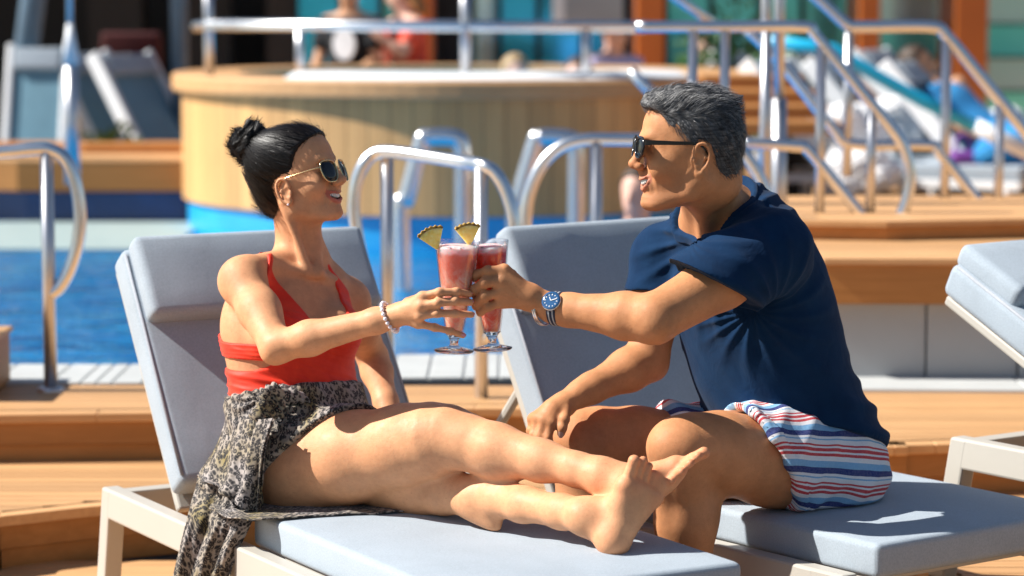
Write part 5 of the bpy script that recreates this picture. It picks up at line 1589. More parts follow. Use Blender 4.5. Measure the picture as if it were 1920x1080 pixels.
def hand_man_right(V):
    wr = J['Rwr']; pal = P3(1038, 768, 5.885)
    V.cap(wr, pal, .0275, .026, .015)
    m = [P3(1034, 792, 5.862), P3(1020, 787, 5.868), P3(1008, 784, 5.880), P3(1000, 785, 5.898)]
    for p in m: V.cap(P3(1056, 760, 5.90), p, .022, .0145, .013)
    ch = [[P3(1026, 823, 5.850), P3(1036, 840, 5.858), P3(1050, 846, 5.870)], [P3(1011, 820, 5.855), P3(1018, 841, 5.862), P3(1030, 851, 5.872)],
          [P3(1001, 816, 5.868), P3(1006, 837, 5.875), P3(1015, 846, 5.885)], [P3(995, 808, 5.890), P3(998, 828, 5.895), P3(1006, 838, 5.90)]]
    for a, t, r in zip(m, ch, (.0105, .0108, .0104, .0092)): finger(V, [a] + t, r)
    finger(V, [P3(1062, 768, 5.875), P3(1058, 786, 5.858), P3(1054, 802, 5.852), P3(1052, 813, 5.854)], .0112)
    return [(P3(1052, 816, 5.842), np.array([0, .0, -1.]), np.array([.2, -1, .1]), .014, .012)]

pm = list(J.values()) + [HM.c]
fine = [fine_box(om, BM, [HM.w((.13, 0, .05)), HM.w((.06, .085, -.12)), HM.w((.06, -.085, -.12)), HM.w((-.03, .09, .05))], .008, .0023),
        fine_box(om, BM, [P3(885, 500, 5.67), P3(960, 595, 5.73)], .008, .0028), fine_box(om, BM, [P3(992, 770, 5.85), P3(1060, 845, 5.90)], .01, .0030)]
VM = vol_for(om, BM, pm + [P3(885, 520, 5.7), P3(1660, 900, 6.0), P3(1300, 140, 5.74)], .14, .0058, fine)
torso_m(VM)
VM.chain([P3(1346, 402, 5.935), J['Lsh'] + np.array([-.03, .02, .03])], [.062, .045], .035)
VM.chain([P3(1346, 402, 5.935), J['Rsh'] + np.array([.03, -.01, .03])], [.062, .045], .035)
arm(VM, J['Lsh'], J['Lel'], J['Lwr'], (.063, .061, .052, .049, .031))
arm(VM, J['Rsh'], J['Rel'], J['Rwr'], (.062, .056, .047, .048, .030))
VM.ell(J['Lsh'], (.070, .068, .072), None, .03); VM.ell(J['Rsh'], (.066, .064, .07), None, .03)
leg(VM, J['Lhip'], J['Lkn'], J['Lan'], (.112, .100, .076, .062, .062, .040), front=unit((-.72, -.5, .42)))
leg(VM, J['Rhip'], J['Rkn'], J['Ran'], (.112, .098, .076, .062, .060, .040), front=unit((-.9, -.1, .42)))
VM.cap(J['Lkn'] + (J['Lan'] - J['Lkn']) * .14 + np.array([-.045, -.034, 0]), J['Lan'] + np.array([-.02, -.016, .1]), .018, .015, .02)
for an, d in ((J['Lan'], unit((-.8, -.5, 0))), (J['Ran'], unit((-.95, -.2, 0)))):       # feet on the deck
    sd = np.array([-d[1], d[0], 0]); b0 = an + d * .15 + [0, 0, -.058]
    foot(VM, an=an, heel=an - d * .035 + [0, 0, -.052], bb=b0 - sd * .03, bs=b0 + sd * .035 - d * .02, toes=[b0 - sd * .034 + d * .07 + [0, 0, -.004]] + [b0 + sd * (-.034 + .02 * i) + d * (.07 - .011 * i) + [0, 0, -.006] for i in range(1, 5)])
hand_man_left(VM); mn = hand_man_right(VM)
sculpt_head(VM, HM, True, P3(1340, 402, 5.925), (.060, .068))
VM.cap(HM.w((-.02, .06, -.05)), P3(1322, 462, 5.88), .010, .009, .04)
VM.ell(HM.w((-.066, 0, -.055)), (.05, .05, .05), None, .04)
VM.ell(HM.w((.104, .0, -.079)), (.004, .003, .007), HM.B, .006, 'c')
v, f = VM.verts_faces(); v, f = keep_large(v, f); v = relax(v, f, 1, .4)
lip, mouth = head_attrs(HM, v); p = HM.loc(v)
stub = .40 * (1 - sstep(-.030, -.012, p[:, 2])) * sstep(-.01, .03, p[:, 0]) * (p[:, 2] > -.13) * sstep(.010, .016, np.minimum(line_dist(p, LIP_U), line_dist(p, LIP_D)) + .006) * (np.abs(p[:, 1]) < .1)
link('body', quad_mesh('person_body', v, f, {'lip': lip, 'mouth': mouth, 'blush': .5 * np.exp(-(np.linalg.norm(p - [.116, 0, -.015], axis=1) / .02) ** 2), 'stubble': stub}), M['skin_tan'], man)
head_teeth(HM, man, M['teeth']); nails(man, mn, M['nail_plain'])

# ---- T-shirt
VT = vol_for(om, BM, [P3(1195, 540, 6.05), P3(1660, 850, 6.05), P3(1440, 560, 5.62), P3(1390, 340, 6.0), P3(1300, 800, 6.2), P3(1500, 790, 5.75), P3(1500, 420, 5.7), P3(1262, 470, 5.62), P3(1262, 660, 5.62), P3(1240, 700, 5.95), P3(1230, 700, 6.25), P3(1235, 770, 5.80)], .05, .0046, [fine_box(om, BM, [P3(1272, 345, 5.84), P3(1400, 470, 6.03)], .01, .0026)])
offs = lambda i: (.028, .024, .021, .015, .012, .010, .011, .011, .012, .012)[i]
torso_m(VT, offs)
torso_only = VT.f.copy()
VT.chain([P3(1346, 402, 5.935), J['Lsh'] + np.array([-.03, .02, .03])], [.072, .056], .035)
VT.chain([P3(1346, 402, 5.935), J['Rsh'] + np.array([.03, -.01, .03])], [.072, .056], .035)
VT.ell(J['Lsh'], (.084, .082, .086), None, .03); VT.ell(J['Rsh'], (.075, .073, .078), None, .03)
VT.chain([J['Lsh'], J['Lsh'] + (J['Lel'] - J['Lsh']) * .35, J['Lsh'] + (J['Lel'] - J['Lsh']) * .9], [.082, .092, .100], .03)
VT.chain([J['Rsh'], J['Rsh'] + (J['Rel'] - J['Rsh']) * .4, J['Rsh'] + (J['Rel'] - J['Rsh']) * .6], [.070, .074, .078], .03)
hemT = plane3(P3(1275, 792, 6.05), P3(1430, 778, 5.80), P3(1655, 846, 6.05), P3(1450, 1000, 6.0))
slL = plane3(P3(1298, 508, 5.66), P3(1434, 580, 5.70), P3(1312, 530, 5.82), P3(1200, 620, 5.6))
slR = plane3(P3(1190, 545, 6.02), P3(1270, 552, 6.02), P3(1230, 552, 6.15), P3(1220, 700, 6.02))
neckT = plane3(P3(1388, 352, 6.01), P3(1309, 460, 5.83), P3(1274, 416, 5.99), P3(1320, 330, 5.9))
nearL = lambda X, Y, Z: np.sqrt((X - J['Lel'][0]) ** 2 + (Y - J['Lel'][1]) ** 2 + (Z - J['Lel'][2]) ** 2) - .26
VT.chain([P3(1372, 378, 5.965), P3(1400, 405, 5.96), P3(1440, 440, 5.93)], [.052, .062, .07], .04)
VT.cover(VM, .008, .03)
VT.cut(hemT, .003)
VT.cut(lambda X, Y, Z: np.minimum(slL(X, Y, Z), -nearL(X, Y, Z)), .003)
_ra, _rb = J['Rsh'], J['Rel']; _rd = _rb - _ra; _r2 = float(_rd @ _rd)
def nearR(X, Y, Z):
    t = np.clip(((X - _ra[0]) * _rd[0] + (Y - _ra[1]) * _rd[1] + (Z - _ra[2]) * _rd[2]) / _r2, 0, 1.3)
    return np.sqrt((X - _ra[0] - t * _rd[0]) ** 2 + (Y - _ra[1] - t * _rd[1]) ** 2 + (Z - _ra[2] - t * _rd[2]) ** 2) - .125
VT.cut(lambda X, Y, Z: np.minimum(np.minimum(slR(X, Y, Z), -nearR(X, Y, Z)), torso_only - .004), .003)
_na, _nb = P3(1326, 432, 5.90), P3(1322, 300, 5.90); _nd = unit(_nb - _na)
def neck_cut(X, Y, Z):
    q = [X - _na[0], Y - _na[1], Z - _na[2]]; h = q[0] * _nd[0] + q[1] * _nd[1] + q[2] * _nd[2]
    r = np.sqrt(np.maximum(q[0] ** 2 + q[1] ** 2 + q[2] ** 2 - h * h, 0))
    return neckT(X, Y, Z) - 1.3 * np.maximum(r - .082, 0)
VT.cut(neck_cut, .002)
# hollow sleeves: room around the arms
a_ = J['Lsh'] + (J['Lel'] - J['Lsh']) * .92
VT.cap(a_, J['Lel'] + (J['Lel'] - J['Lsh']) * .3, .080, .086, .004, 'c')
a_ = J['Rsh'] + (J['Rel'] - J['Rsh']) * .30
VT.cap(a_, J['Rel'], .064, .072, .004, 'c')
v, f = VT.verts_faces(); v, f = keep_large(v, f, 4000); v = relax(v, f, 2, .5); n = normals(v, f)
def fold_set(v, o_, dirs, freq, soft, ph=0.0):
    """soft ridges running along dirs[0], spaced along dirs[1]"""
    q = v - o_; s_ = q @ unit(dirs[1]); t_ = q @ unit(dirs[0])
    return (np.sin(freq * s_ + 2.2 * np.sin(7 * t_ + ph) + ph) * .5 + .5) ** soft
disp = np.zeros(len(v))
armp = P3(1440, 590, 5.72); d_arm = np.linalg.norm(v - armp, axis=1)
# pulls fanning from the armpit over shoulder and chest
q = v - armp; an = np.arctan2(q[:, 2], q @ unit((-.8, -.3, 0)))
disp += .0038 * (np.sin(17 * an + 3 * d_arm * 8) * .5 + .5) ** 2 * np.exp(-((d_arm - .12) / .09) ** 2)
col = P3(1330, 440, 5.87); qc = v - col; dc = np.linalg.norm(qc, axis=1); ac = np.arctan2(qc[:, 2], qc @ unit((.9, -.3, 0)))
disp += .0055 * (np.sin(22 * ac + 1.3) * .5 + .5) ** 2 * np.exp(-((dc - .14) / .08) ** 2)
# front creases over the belly, and a bunched hem at the back
bel = P3(1340, 730, 5.85); db = np.linalg.norm(v - bel, axis=1)
disp += .0075 * fold_set(v, bel, ((.5, .2, -.55), (.55, .1, .6)), 62, 2.0, .6) * np.exp(-(db / .20) ** 2)
back = P3(1625, 800, 6.02); dk_ = np.linalg.norm(v - back, axis=1)
disp += .011 * fold_set(v, back, ((.8, .6, -.25), (.1, .1, 1)), 115, 1.6, 1.1) * np.exp(-(dk_ / .16) ** 2)
sdk = P3(1545, 640, 5.84); ds = np.linalg.norm(v - sdk, axis=1)
disp += .005 * fold_set(v, sdk, ((.45, .1, -.9), (.9, .2, .45)), 42, 1.8, 2.0) * np.exp(-(ds / .26) ** 2)
nd = -neck_cut(v[:, 0], v[:, 1], v[:, 2]); disp = disp * sstep(.0, .05, nd) + .0028 * (1 - sstep(.017, .021, nd))
v = v + n * (1.25 * disp - .002)[:, None]
tee = link('t_shirt', quad_mesh('t_shirt', v, f), M['navy_jersey'], man)

# ---- shorts
VH = vol_for(om, BM, [P3(1230, 760, 6.05), P3(1660, 960, 6.0), P3(1460, 800, 5.72), P3(1500, 770, 6.2), P3(1600, 960, 6.15)], .06, .0046)
torso_m(VH, lambda i: .014 if i < 2 else (.004 if i < 3 else -.03), rows=TORSO_M[:4])
tl = J['Lkn'] - J['Lhip']; tr = J['Rkn'] - J['Rhip']
VH.chain([J['Lhip'], J['Lhip'] + tl * .3, J['Lhip'] + tl * .62], [.128, .122, .118], .03)
VH.chain([J['Rhip'], J['Rhip'] + tr * .3, J['Rhip'] + tr * .72], [.126, .118, .108], .03)
VH.ell(P3(1560, 890, 5.97), (.115, .115, .10), None, .03); VH.ell(P3(1545, 885, 6.10), (.115, .115, .10), None, .03)
hl = plane3(P3(1382, 780, 5.80), P3(1450, 848, 5.74), P3(1440, 948, 5.88), P3(1250, 850, 5.6))
hr_o = P3(1248, 782, 6.03); hn = unit(tr + np.array([0, -.05, 0]))
sep = plane3((J['Lhip'] + J['Rhip']) / 2, (J['Lkn'] + J['Rkn']) / 2, (J['Lhip'] + J['Rhip']) / 2 + [0, 0, .3], J['Rkn'])     # >0 on the far leg's side
hrp = lambda X, Y, Z: (X - hr_o[0]) * hn[0] + (Y - hr_o[1]) * hn[1] + (Z - hr_o[2]) * hn[2]
VH.cut(lambda X, Y, Z: np.where(sep(X, Y, Z) > .0, hrp(X, Y, Z), hl(X, Y, Z)), .003)
VH.cut(lambda X, Y, Z: .424 - Z + 0 * X, .012)
a_ = J['Lhip'] + tl * .38; VH.cap(a_, J['Lkn'], .104, .09, .004, 'c')
v, f = VH.verts_faces(); v, f = keep_large(v, f, 200); v = relax(v, f, 2, .5); n = normals(v, f)
ax = unit(tl); q = v - J['Lhip']; up_ = np.array([0, 0, 1.]) - ax * ax[2]; up_ = unit(up_); sd_ = np.cross(ax, up_)
side = q @ sd_; 
sgn = 1 if (P3(1500, 900, 5.7) - J['Lhip']) @ sd_ > 0 else -1
phi = np.arctan2(q @ up_, np.maximum(side * sgn, -.02) + .03); stripe = phi * .125 + .03 * (q @ ax)
stripe = np.where(sep(v[:, 0], v[:, 1], v[:, 2]) > .02, .9 * v[:, 2] + .35 * v[:, 1], stripe)
hemd = np.abs(np.where(sep(v[:, 0], v[:, 1], v[:, 2]) > 0, 1, hl(v[:, 0], v[:, 1], v[:, 2])))
disp = .005 * (np.sin(70 * (q @ ax) + 8 * phi) * .5 + .5) ** 2 + .006 * (np.sin(38 * (q @ ax) - 5 * phi + 1) * .5 + .5) ** 2 - .004
disp += .002 * (hemd < .022) - .0016 * (np.abs(hemd - .024) < .003)
v = v + n * (disp * (v[:, 2] > .435))[:, None]
link('shorts', quad_mesh('shorts', v, f, {'stripe': stripe}), M['striped_cotton'], man)

# ---- short grey hair
H = HM; s_ = H.s
V = vol_for(H.c, H.B, [H.w((.12, .1, .18)), H.w((-.15, -.1, -.10))], .012, .003)
E = lambda c, r, k=.02: V.ell(H.w(c), np.array(r) * s_, H.B, k)
E((-.013, 0, .052), (.1025, .0800, .0880)); E((-.057, 0, .030), (.0595, .0695, .0705)); E((.034, 0, .086), (.064, .062, .056)); E((-.02, 0, .096), (.082, .068, .052))
E((.076, .0, .106), (.024, .044, .023), .02); E((-.06, 0, -.025), (.048, .056, .045), .03)
T = poly_table(smooth_poly([(.20, .22), (.135, .135), (.092, .098), (.068, .088), (.056, .066), (.040, .052), (.034, .036), (.020, .030), (.010, .018), (.008, -.006), (.001, -.008), (-.002, .018), (-.014, .034), (-.028, .028), (-.032, .0), (-.034, -.035), (-.045, -.062), (-.075, -.070), (-.11, -.06), (-.2, -.05), (-.25, .1), (-.1, .25)], 6), (-.3, -.3), (.3, .3))
def region(X, Y, Z):
    q = [(X - H.c[0]) * H.B[i, 0] + (Y - H.c[1]) * H.B[i, 1] + (Z - H.c[2]) * H.B[i, 2] for i in range(3)]
    return T(q[0] / s_, q[2] / s_) * s_
V.cut(region, .008)
v, f = V.verts_faces(); v, f = keep_large(v, f, 100); v = relax(v, f, 2); n = normals(v, f); p = HM.loc(v)
topw = sstep(.07, .12, p[:, 2])
wave = np.sin(60 * p[:, 0] + 9 * np.sin(45 * p[:, 1]) + 40 * p[:, 2]) * .5 + np.sin(95 * p[:, 1] + 30 * p[:, 0]) * .5
v = v + n * (.0045 * topw * wave + .0012 * np.sin(240 * p[:, 0] - 160 * p[:, 2]))[:, None]
link('hair', quad_mesh('hair', v, f, {'flow': np.stack([p[:, 1] + .5 * p[:, 2], p[:, 0] * .6, p[:, 2]], 1)}), M['hair_grey'], man)
def hair_tone():
    t = NT('hair_grey_strand').set(rough=.45, spec=.5)
    a = t.attr('flow'); sp = t.n('SeparateXYZ'); t.l(a.outputs['Vector'], sp.inputs[0])
    t.base(t.ramp(sp.outputs[0], [(0, (.006, .006, .008)), (.55, (.022, .022, .025)), (.74, (.11, .108, .11)), (1, (.40, .39, .385))])); M['hair_grey_strand'] = t.m
hair_tone()
rr_ = random.Random(5); hc_ = HM.w((-.015, 0, .045)); starts = []
while len(starts) < 9000:
    i = rr_.randrange(len(v)); starts.append((v[i] - n[i] * .001, n[i], float(np.clip(rr_.random() * .86 + .26 * topw[i] - .05, 0, 1))))
def step_m(p_, i, nn):
    q = HM.loc(p_[None])[0]; top = float(sstep(.06, .11, q[2]))
    side = np.array([-.55, 0, -.83]); crown = np.array([-.85, .35 * math.sin(70 * q[0] + 40 * q[1]), .25 + .45 * math.cos(80 * q[1] + 25 * q[0])])
    d = (side * (1 - top) + crown * top) @ HM.B; d = d - nn * (d @ nn) * .9; d = unit(d)
    L = .0032 + .0030 * top
    return p_ + d * L + nn * (.0016 + .0018 * top) * (1 if i < 2 else (.2 if top < .5 else -.1)) + np.array([rr_.uniform(-1, 1), rr_.uniform(-1, 1), rr_.uniform(-1, 1)]) * .0010
strands('hair_strands', man, M['hair_grey_strand'], starts, step_m, 5, .00072, HM, 8)
# ---- sunglasses
sunglasses(HM, man, False, .052, .042, 2.8, .110, .12, M['black_plastic'], M['black_plastic'], M['lens_dark'], z0=.018, dy=.033, arm_z=.030, rim_r=.0030, ear=(-.006, .080, .028), bridge_z=.008, flat_arm=True)
# ---- watch and cuff on the raised wrist
wax = unit(J['Lwr'] - J['Lel']); wc = J['Lwr'] - wax * .012
wn_ = unit(np.array([.12, -.90, .42])); wn_ = unit(wn_ - wax * (wn_ @ wax)); ws = np.cross(wax, wn_)
plain('watch_blue', (.02, .09, .22), .12, var=.05, coat=1.0, spec=.8); plain('strap_navy', (.015, .02, .05), .7); plain('strap_grey', (.42, .43, .45), .7)
g = bpy.data.objects.new('wrist_watch', None); COL.objects.link(g); g.parent = man; g.empty_display_size = .02
rot = Matrix((Vector(wax), Vector(ws), Vector(wn_))).transposed(); dc_ = wc + wn_ * .0400
MB().lathe([(.001, -.005), (.0205, -.005), (.0222, -.002), (.0222, .002), (.0215, .0035), (.0175, .0040)], dc_, 36, rot).build('case', M['steel'], g, smooth=True)
MB().lathe([(.0168, .0046), (.0208, .0042), (.0208, .0028)], dc_, 36, rot).build('bezel', M['watch_blue'], g, smooth=True)
MB().lathe([(.0001, .0036), (.0170, .0036)], dc_, 36, rot).build('dial', M['watch_blue'], g)
for i in range(12):
    t = math.pi * i / 6; c = Vector(dc_) + rot @ Vector((.0138 * math.cos(t), .0138 * math.sin(t), .0041))
    MB().box(c, (.0034 if i % 3 == 0 else .0024, .0016, .0006), rot @ Matrix.Rotation(t, 3, 'Z')).build('hour_mark', M['white_paint'], g)
for t, l in ((1.0, .009), (2.7, .0125)):
    MB().box(Vector(dc_) + rot @ Vector((l / 2 * math.cos(t), l / 2 * math.sin(t), .0047)), (l, .0014, .0005), rot @ Matrix.Rotation(t, 3, 'Z')).build('hand', M['white_paint'], g)
MB().lathe([(.001, -.003), (.0028, -.003), (.0028, .003), (.001, .003)], Vector(dc_) + rot @ Vector((.0235, 0, 0)), 10, rot @ Matrix.Rotation(R(90), 3, 'Y')).build('crown', M['steel'], g)
def band(off, wd, r, m, name):
    mb = MB(); vs = []; N = 40
    for i in range(N):
        t = 2 * math.pi * i / N; e = ws * math.cos(t) * (r + .001) + wn_ * math.sin(t) * (r + .0045)
        for o_, k in ((-wd / 2, 1.0), (wd / 2, 1.0), (wd / 2, .94), (-wd / 2, .94)): vs.append(wc + wax * (off + o_) + e * k)
    mb.add(vs, [(i * 4 + k, i * 4 + (k + 1) % 4, ((i + 1) % N) * 4 + (k + 1) % 4, ((i + 1) % N) * 4 + k) for i in range(N) for k in range(4)])
    return mb.build(name, m, g, smooth=False)
band(0, .020, .0355, M['strap_navy'], 'strap')
for o_ in (-.0045, .0045): band(o_, .003, .0361, M['strap_grey'], 'strap_stripe')
cc = J['Lwr'] + wax * .020
for r1, k in ((.0345, 0), (.0345, .0045)):
    MB().tube([Vector(cc + wax * (k + .006 * math.sin(t)) + ws * .0365 * math.cos(t) + wn_ * .040 * math.sin(t)) for t in np.linspace(0, 2 * math.pi, 37)[:-1]], .0027, 8, True).build('cuff', M['steel'], man, smooth=True)
# ================================================================== the two drinks
def glass_mat2():
    t = NT('clear_glass'); t.set(rough=.0, ior=1.45, color=(1, 1, 1)); t.t.nodes.remove(t.b)
    out = t.t.nodes['Material Output']
    gl = t.n('BsdfGlossy'); gl.inputs['Roughness'].default_value = .02
    tr = t.n('BsdfTransparent'); tr.inputs[0].default_value = (.96, .97, .99, 1)
    fr = t.n('LayerWeight'); fr.inputs[0].default_value = .32
    mx = t.n('MixShader'); t.l(t.math('MULTIPLY', fr.outputs['Facing'], .55), mx.inputs[0]); t.l(tr.outputs[0], mx.inputs[1]); t.l(gl.outputs[0], mx.inputs[2])
    t.l(mx.outputs[0], out.inputs[0]); M['clear_glass'] = t.m
    t = NT('solid_glass').set(rough=.02, trans=1.0, ior=1.45, color=(.97, .98, 1)); M['solid_glass'] = t.m
    for nm, a, b, c in (('slush_pale', (.96, .43, .29), (.92, .17, .08), (.97, .68, .54)), ('slush_red', (.95, .18, .08), (.90, .09, .035), (.96, .46, .32))):
        t = NT(nm).set(rough=.35, sss=.9, ssscale=.03, sssr=(1, .45, .35), coat=.2)
        q = t.noise(26, 4, .65, None, 1.8); z = t.n('SeparateXYZ'); t.l(t.coord(), z.inputs[0])
        col = t.ramp(q.outputs[0], [(.40, c), (.55, a), (.72, b)])
        zz_ = t.ramp(z.outputs[2], [(.155, (0, 0, 0)), (.19, (1, 1, 1))]) if nm == 'slush_pale' else t.ramp(z.outputs[2], [(.06, (0, 0, 0)), (.15, (1, 1, 1))])
        col = t.mix(t.math('MULTIPLY', zz_, .75), col, b)
        wob = t.math('ADD', z.outputs[2], t.math('MULTIPLY', t.noise(60, 3).outputs[0], .012))
        col = t.mix(t.ramp(wob, [(.2165, (0, 0, 0)), (.2230, (.85, .85, .85))]), col, (.94, .70, .66))
        t.base(col); t.bump(q.outputs[0], .3, .003); M[nm] = t.m
    t = NT('pineapple_flesh').set(rough=.4, sss=.8, ssscale=.02, sssr=(1, .8, .25))
    w = t.noise(120, 3); t.base(t.ramp(w.outputs[0], [(.3, (.93, .66, .14)), (.7, (.97, .83, .36))])); t.bump(w.outputs[0], .4, .002); M['pineapple_flesh'] = t.m
    t = NT('pineapple_rind').set(rough=.7)
    w = t.n('TexVoronoi'); w.inputs['Scale'].default_value = 160; t.l(t.coord(), w.inputs[0]); t.base(t.ramp(w.outputs[0], [(.2, (.12, .05, .015)), (.6, (.42, .26, .04))])); t.bump(w.outputs[0], .8, .003); M['pineapple_rind'] = t.m
glass_mat2()
def drink(base_px, top_px, Y, Ht, Rt, slush, label, lean_y=0.0):
    b = P3(*base_px, Y); t_ = P3(*top_px, Y + lean_y); ax = unit(t_ - b); Ht = float(np.linalg.norm(t_ - b))
    rot = Matrix(basis(np.array([1, 0, 0]) - ax * ax[0], ax).T.tolist())
    g = thing('cocktail_glass', b, label, 'drink', 'two strawberry cocktails being clinked')
    g.rotation_euler = rot.to_euler()
    prof = [(.042, .002), (.043, .004), (.030, .008), (.012, .012), (.0085, .018), (.0095, .026), (.014, .034), (.0195, .040)]
    MB().lathe([(.001, .0)] + [(.040, .0)] + prof + [(.001, .041)], n=40).build('foot', M['solid_glass'], g, smooth=True, local=True)
    h0 = .038; n = 14; out = []; inn = []
    for i in range(n + 1):
        u = i / n; r = .0185 + (Rt - .0185) * (u ** .85) ; out.append((r, h0 + (Ht - h0) * u)); inn.append((r - .0022, h0 + .004 + (Ht - h0 - .004) * u))
    MB().lathe(out + [(out[-1][0] - .0011, Ht + .001)] + inn[::-1], n=44).build('bowl', M['clear_glass'], g, smooth=True, local=True)
    k = int(n * .93); fill = [(r - .0006, z) for r, z in inn[:k + 1]]
    rt, zt = fill[-1]
    fill = [(.001, fill[0][1])] + fill + [(rt * .93, zt + .003), (rt * .6, zt + .0065), (rt * .3, zt + .005), (.001, zt + .007)]
    MB().lathe(fill, n=40).build('drink', M[slush], g, smooth=True, local=True)
    rnd = random.Random(int(Y * 1000))
    mb = MB()
    for i in range(60):                                       # froth along the rim of the drink
        a = rnd.uniform(0, 6.28); rr = rt * rnd.uniform(.55, .97); r = rnd.uniform(.0012, .0026)
        mb.lathe([(.0001, -r), (r * .7, -r * .7), (r, 0), (r * .7, r * .7), (.0001, r)], (rr * math.cos(a), rr * math.sin(a), zt + .003), 8)
    fo = mb.build('froth', M['slush_pale'], g, smooth=True, local=True); fo['kind'] = 'stuff'
    return g, Matrix.Translation(Vector(b)) @ rot.to_4x4(), Ht
d1, m1_, H1 = drink((851, 660), (858, 452), 5.705, .24, .0490, 'slush_pale', 'pale strawberry cocktail in the hand of the woman, its glass nearer the camera')
d2, m2_, H2 = drink((924, 656), (914, 452), 5.755, .24, .0460, 'slush_red', 'deep red cocktail gripped by the man wearing the watch')
def wedge(c, ax_r, up, ang0, label, rad=.054, th=.012):
    """a slice segment of pineapple standing on the rim; ax_r: direction across the slice, up: its upright direction"""
    g = thing('pineapple_wedge', c, label, 'garnish', 'pineapple wedges on the cocktail rims')
    c = np.asarray(c, float); x = unit(ax_r); u = unit(up); u = unit(u - x * (u @ x)); nn = np.cross(x, u)
    def solid(r0, r1, a0, a1, m, name, jag=0.0, t=th):
        mb = MB(); vs = []; N = 12
        for sgn in (-1, 1):
            for r in (r0, r1):
                for i in range(N + 1):
                    a = R(a0 + (a1 - a0) * i / N); rr = r + (jag * ((i % 2) - .5) if r == r1 else 0)
                    vs.append(c + (x * math.cos(a) + u * math.sin(a)) * rr + nn * sgn * t / 2)
        q = N + 1; fs = []
        for i in range(N):
            fs += [(i, i + 1, q + i + 1, q + i), (2 * q + i + 1, 2 * q + i, 3 * q + i, 3 * q + i + 1), (q + i, q + i + 1, 3 * q + i + 1, 3 * q + i), (i + 1, i, 2 * q + i, 2 * q + i + 1)]
        fs += [(0, q, 3 * q, 2 * q), (N, 2 * q + N, 3 * q + N, q + N)]
        return mb.add(vs, fs).build(name, m, g)
    solid(.004, rad - .005, ang0, ang0 + 68, M['pineapple_flesh'], 'flesh')
    solid(rad - .005, rad, ang0, ang0 + 68, M['pineapple_rind'], 'rind', .003, th * 1.06)
    return g
wedge(P3(821, 470, 5.69), (1, .12, 0), (0, 0, 1), 78, 'pineapple wedge on the left rim of the paler drink')
wedge(P3(880, 462, 5.725), (1, .25, 0), (0, 0, 1), 62, 'pineapple wedge between the two drinks, on the rim of the red one', .051)
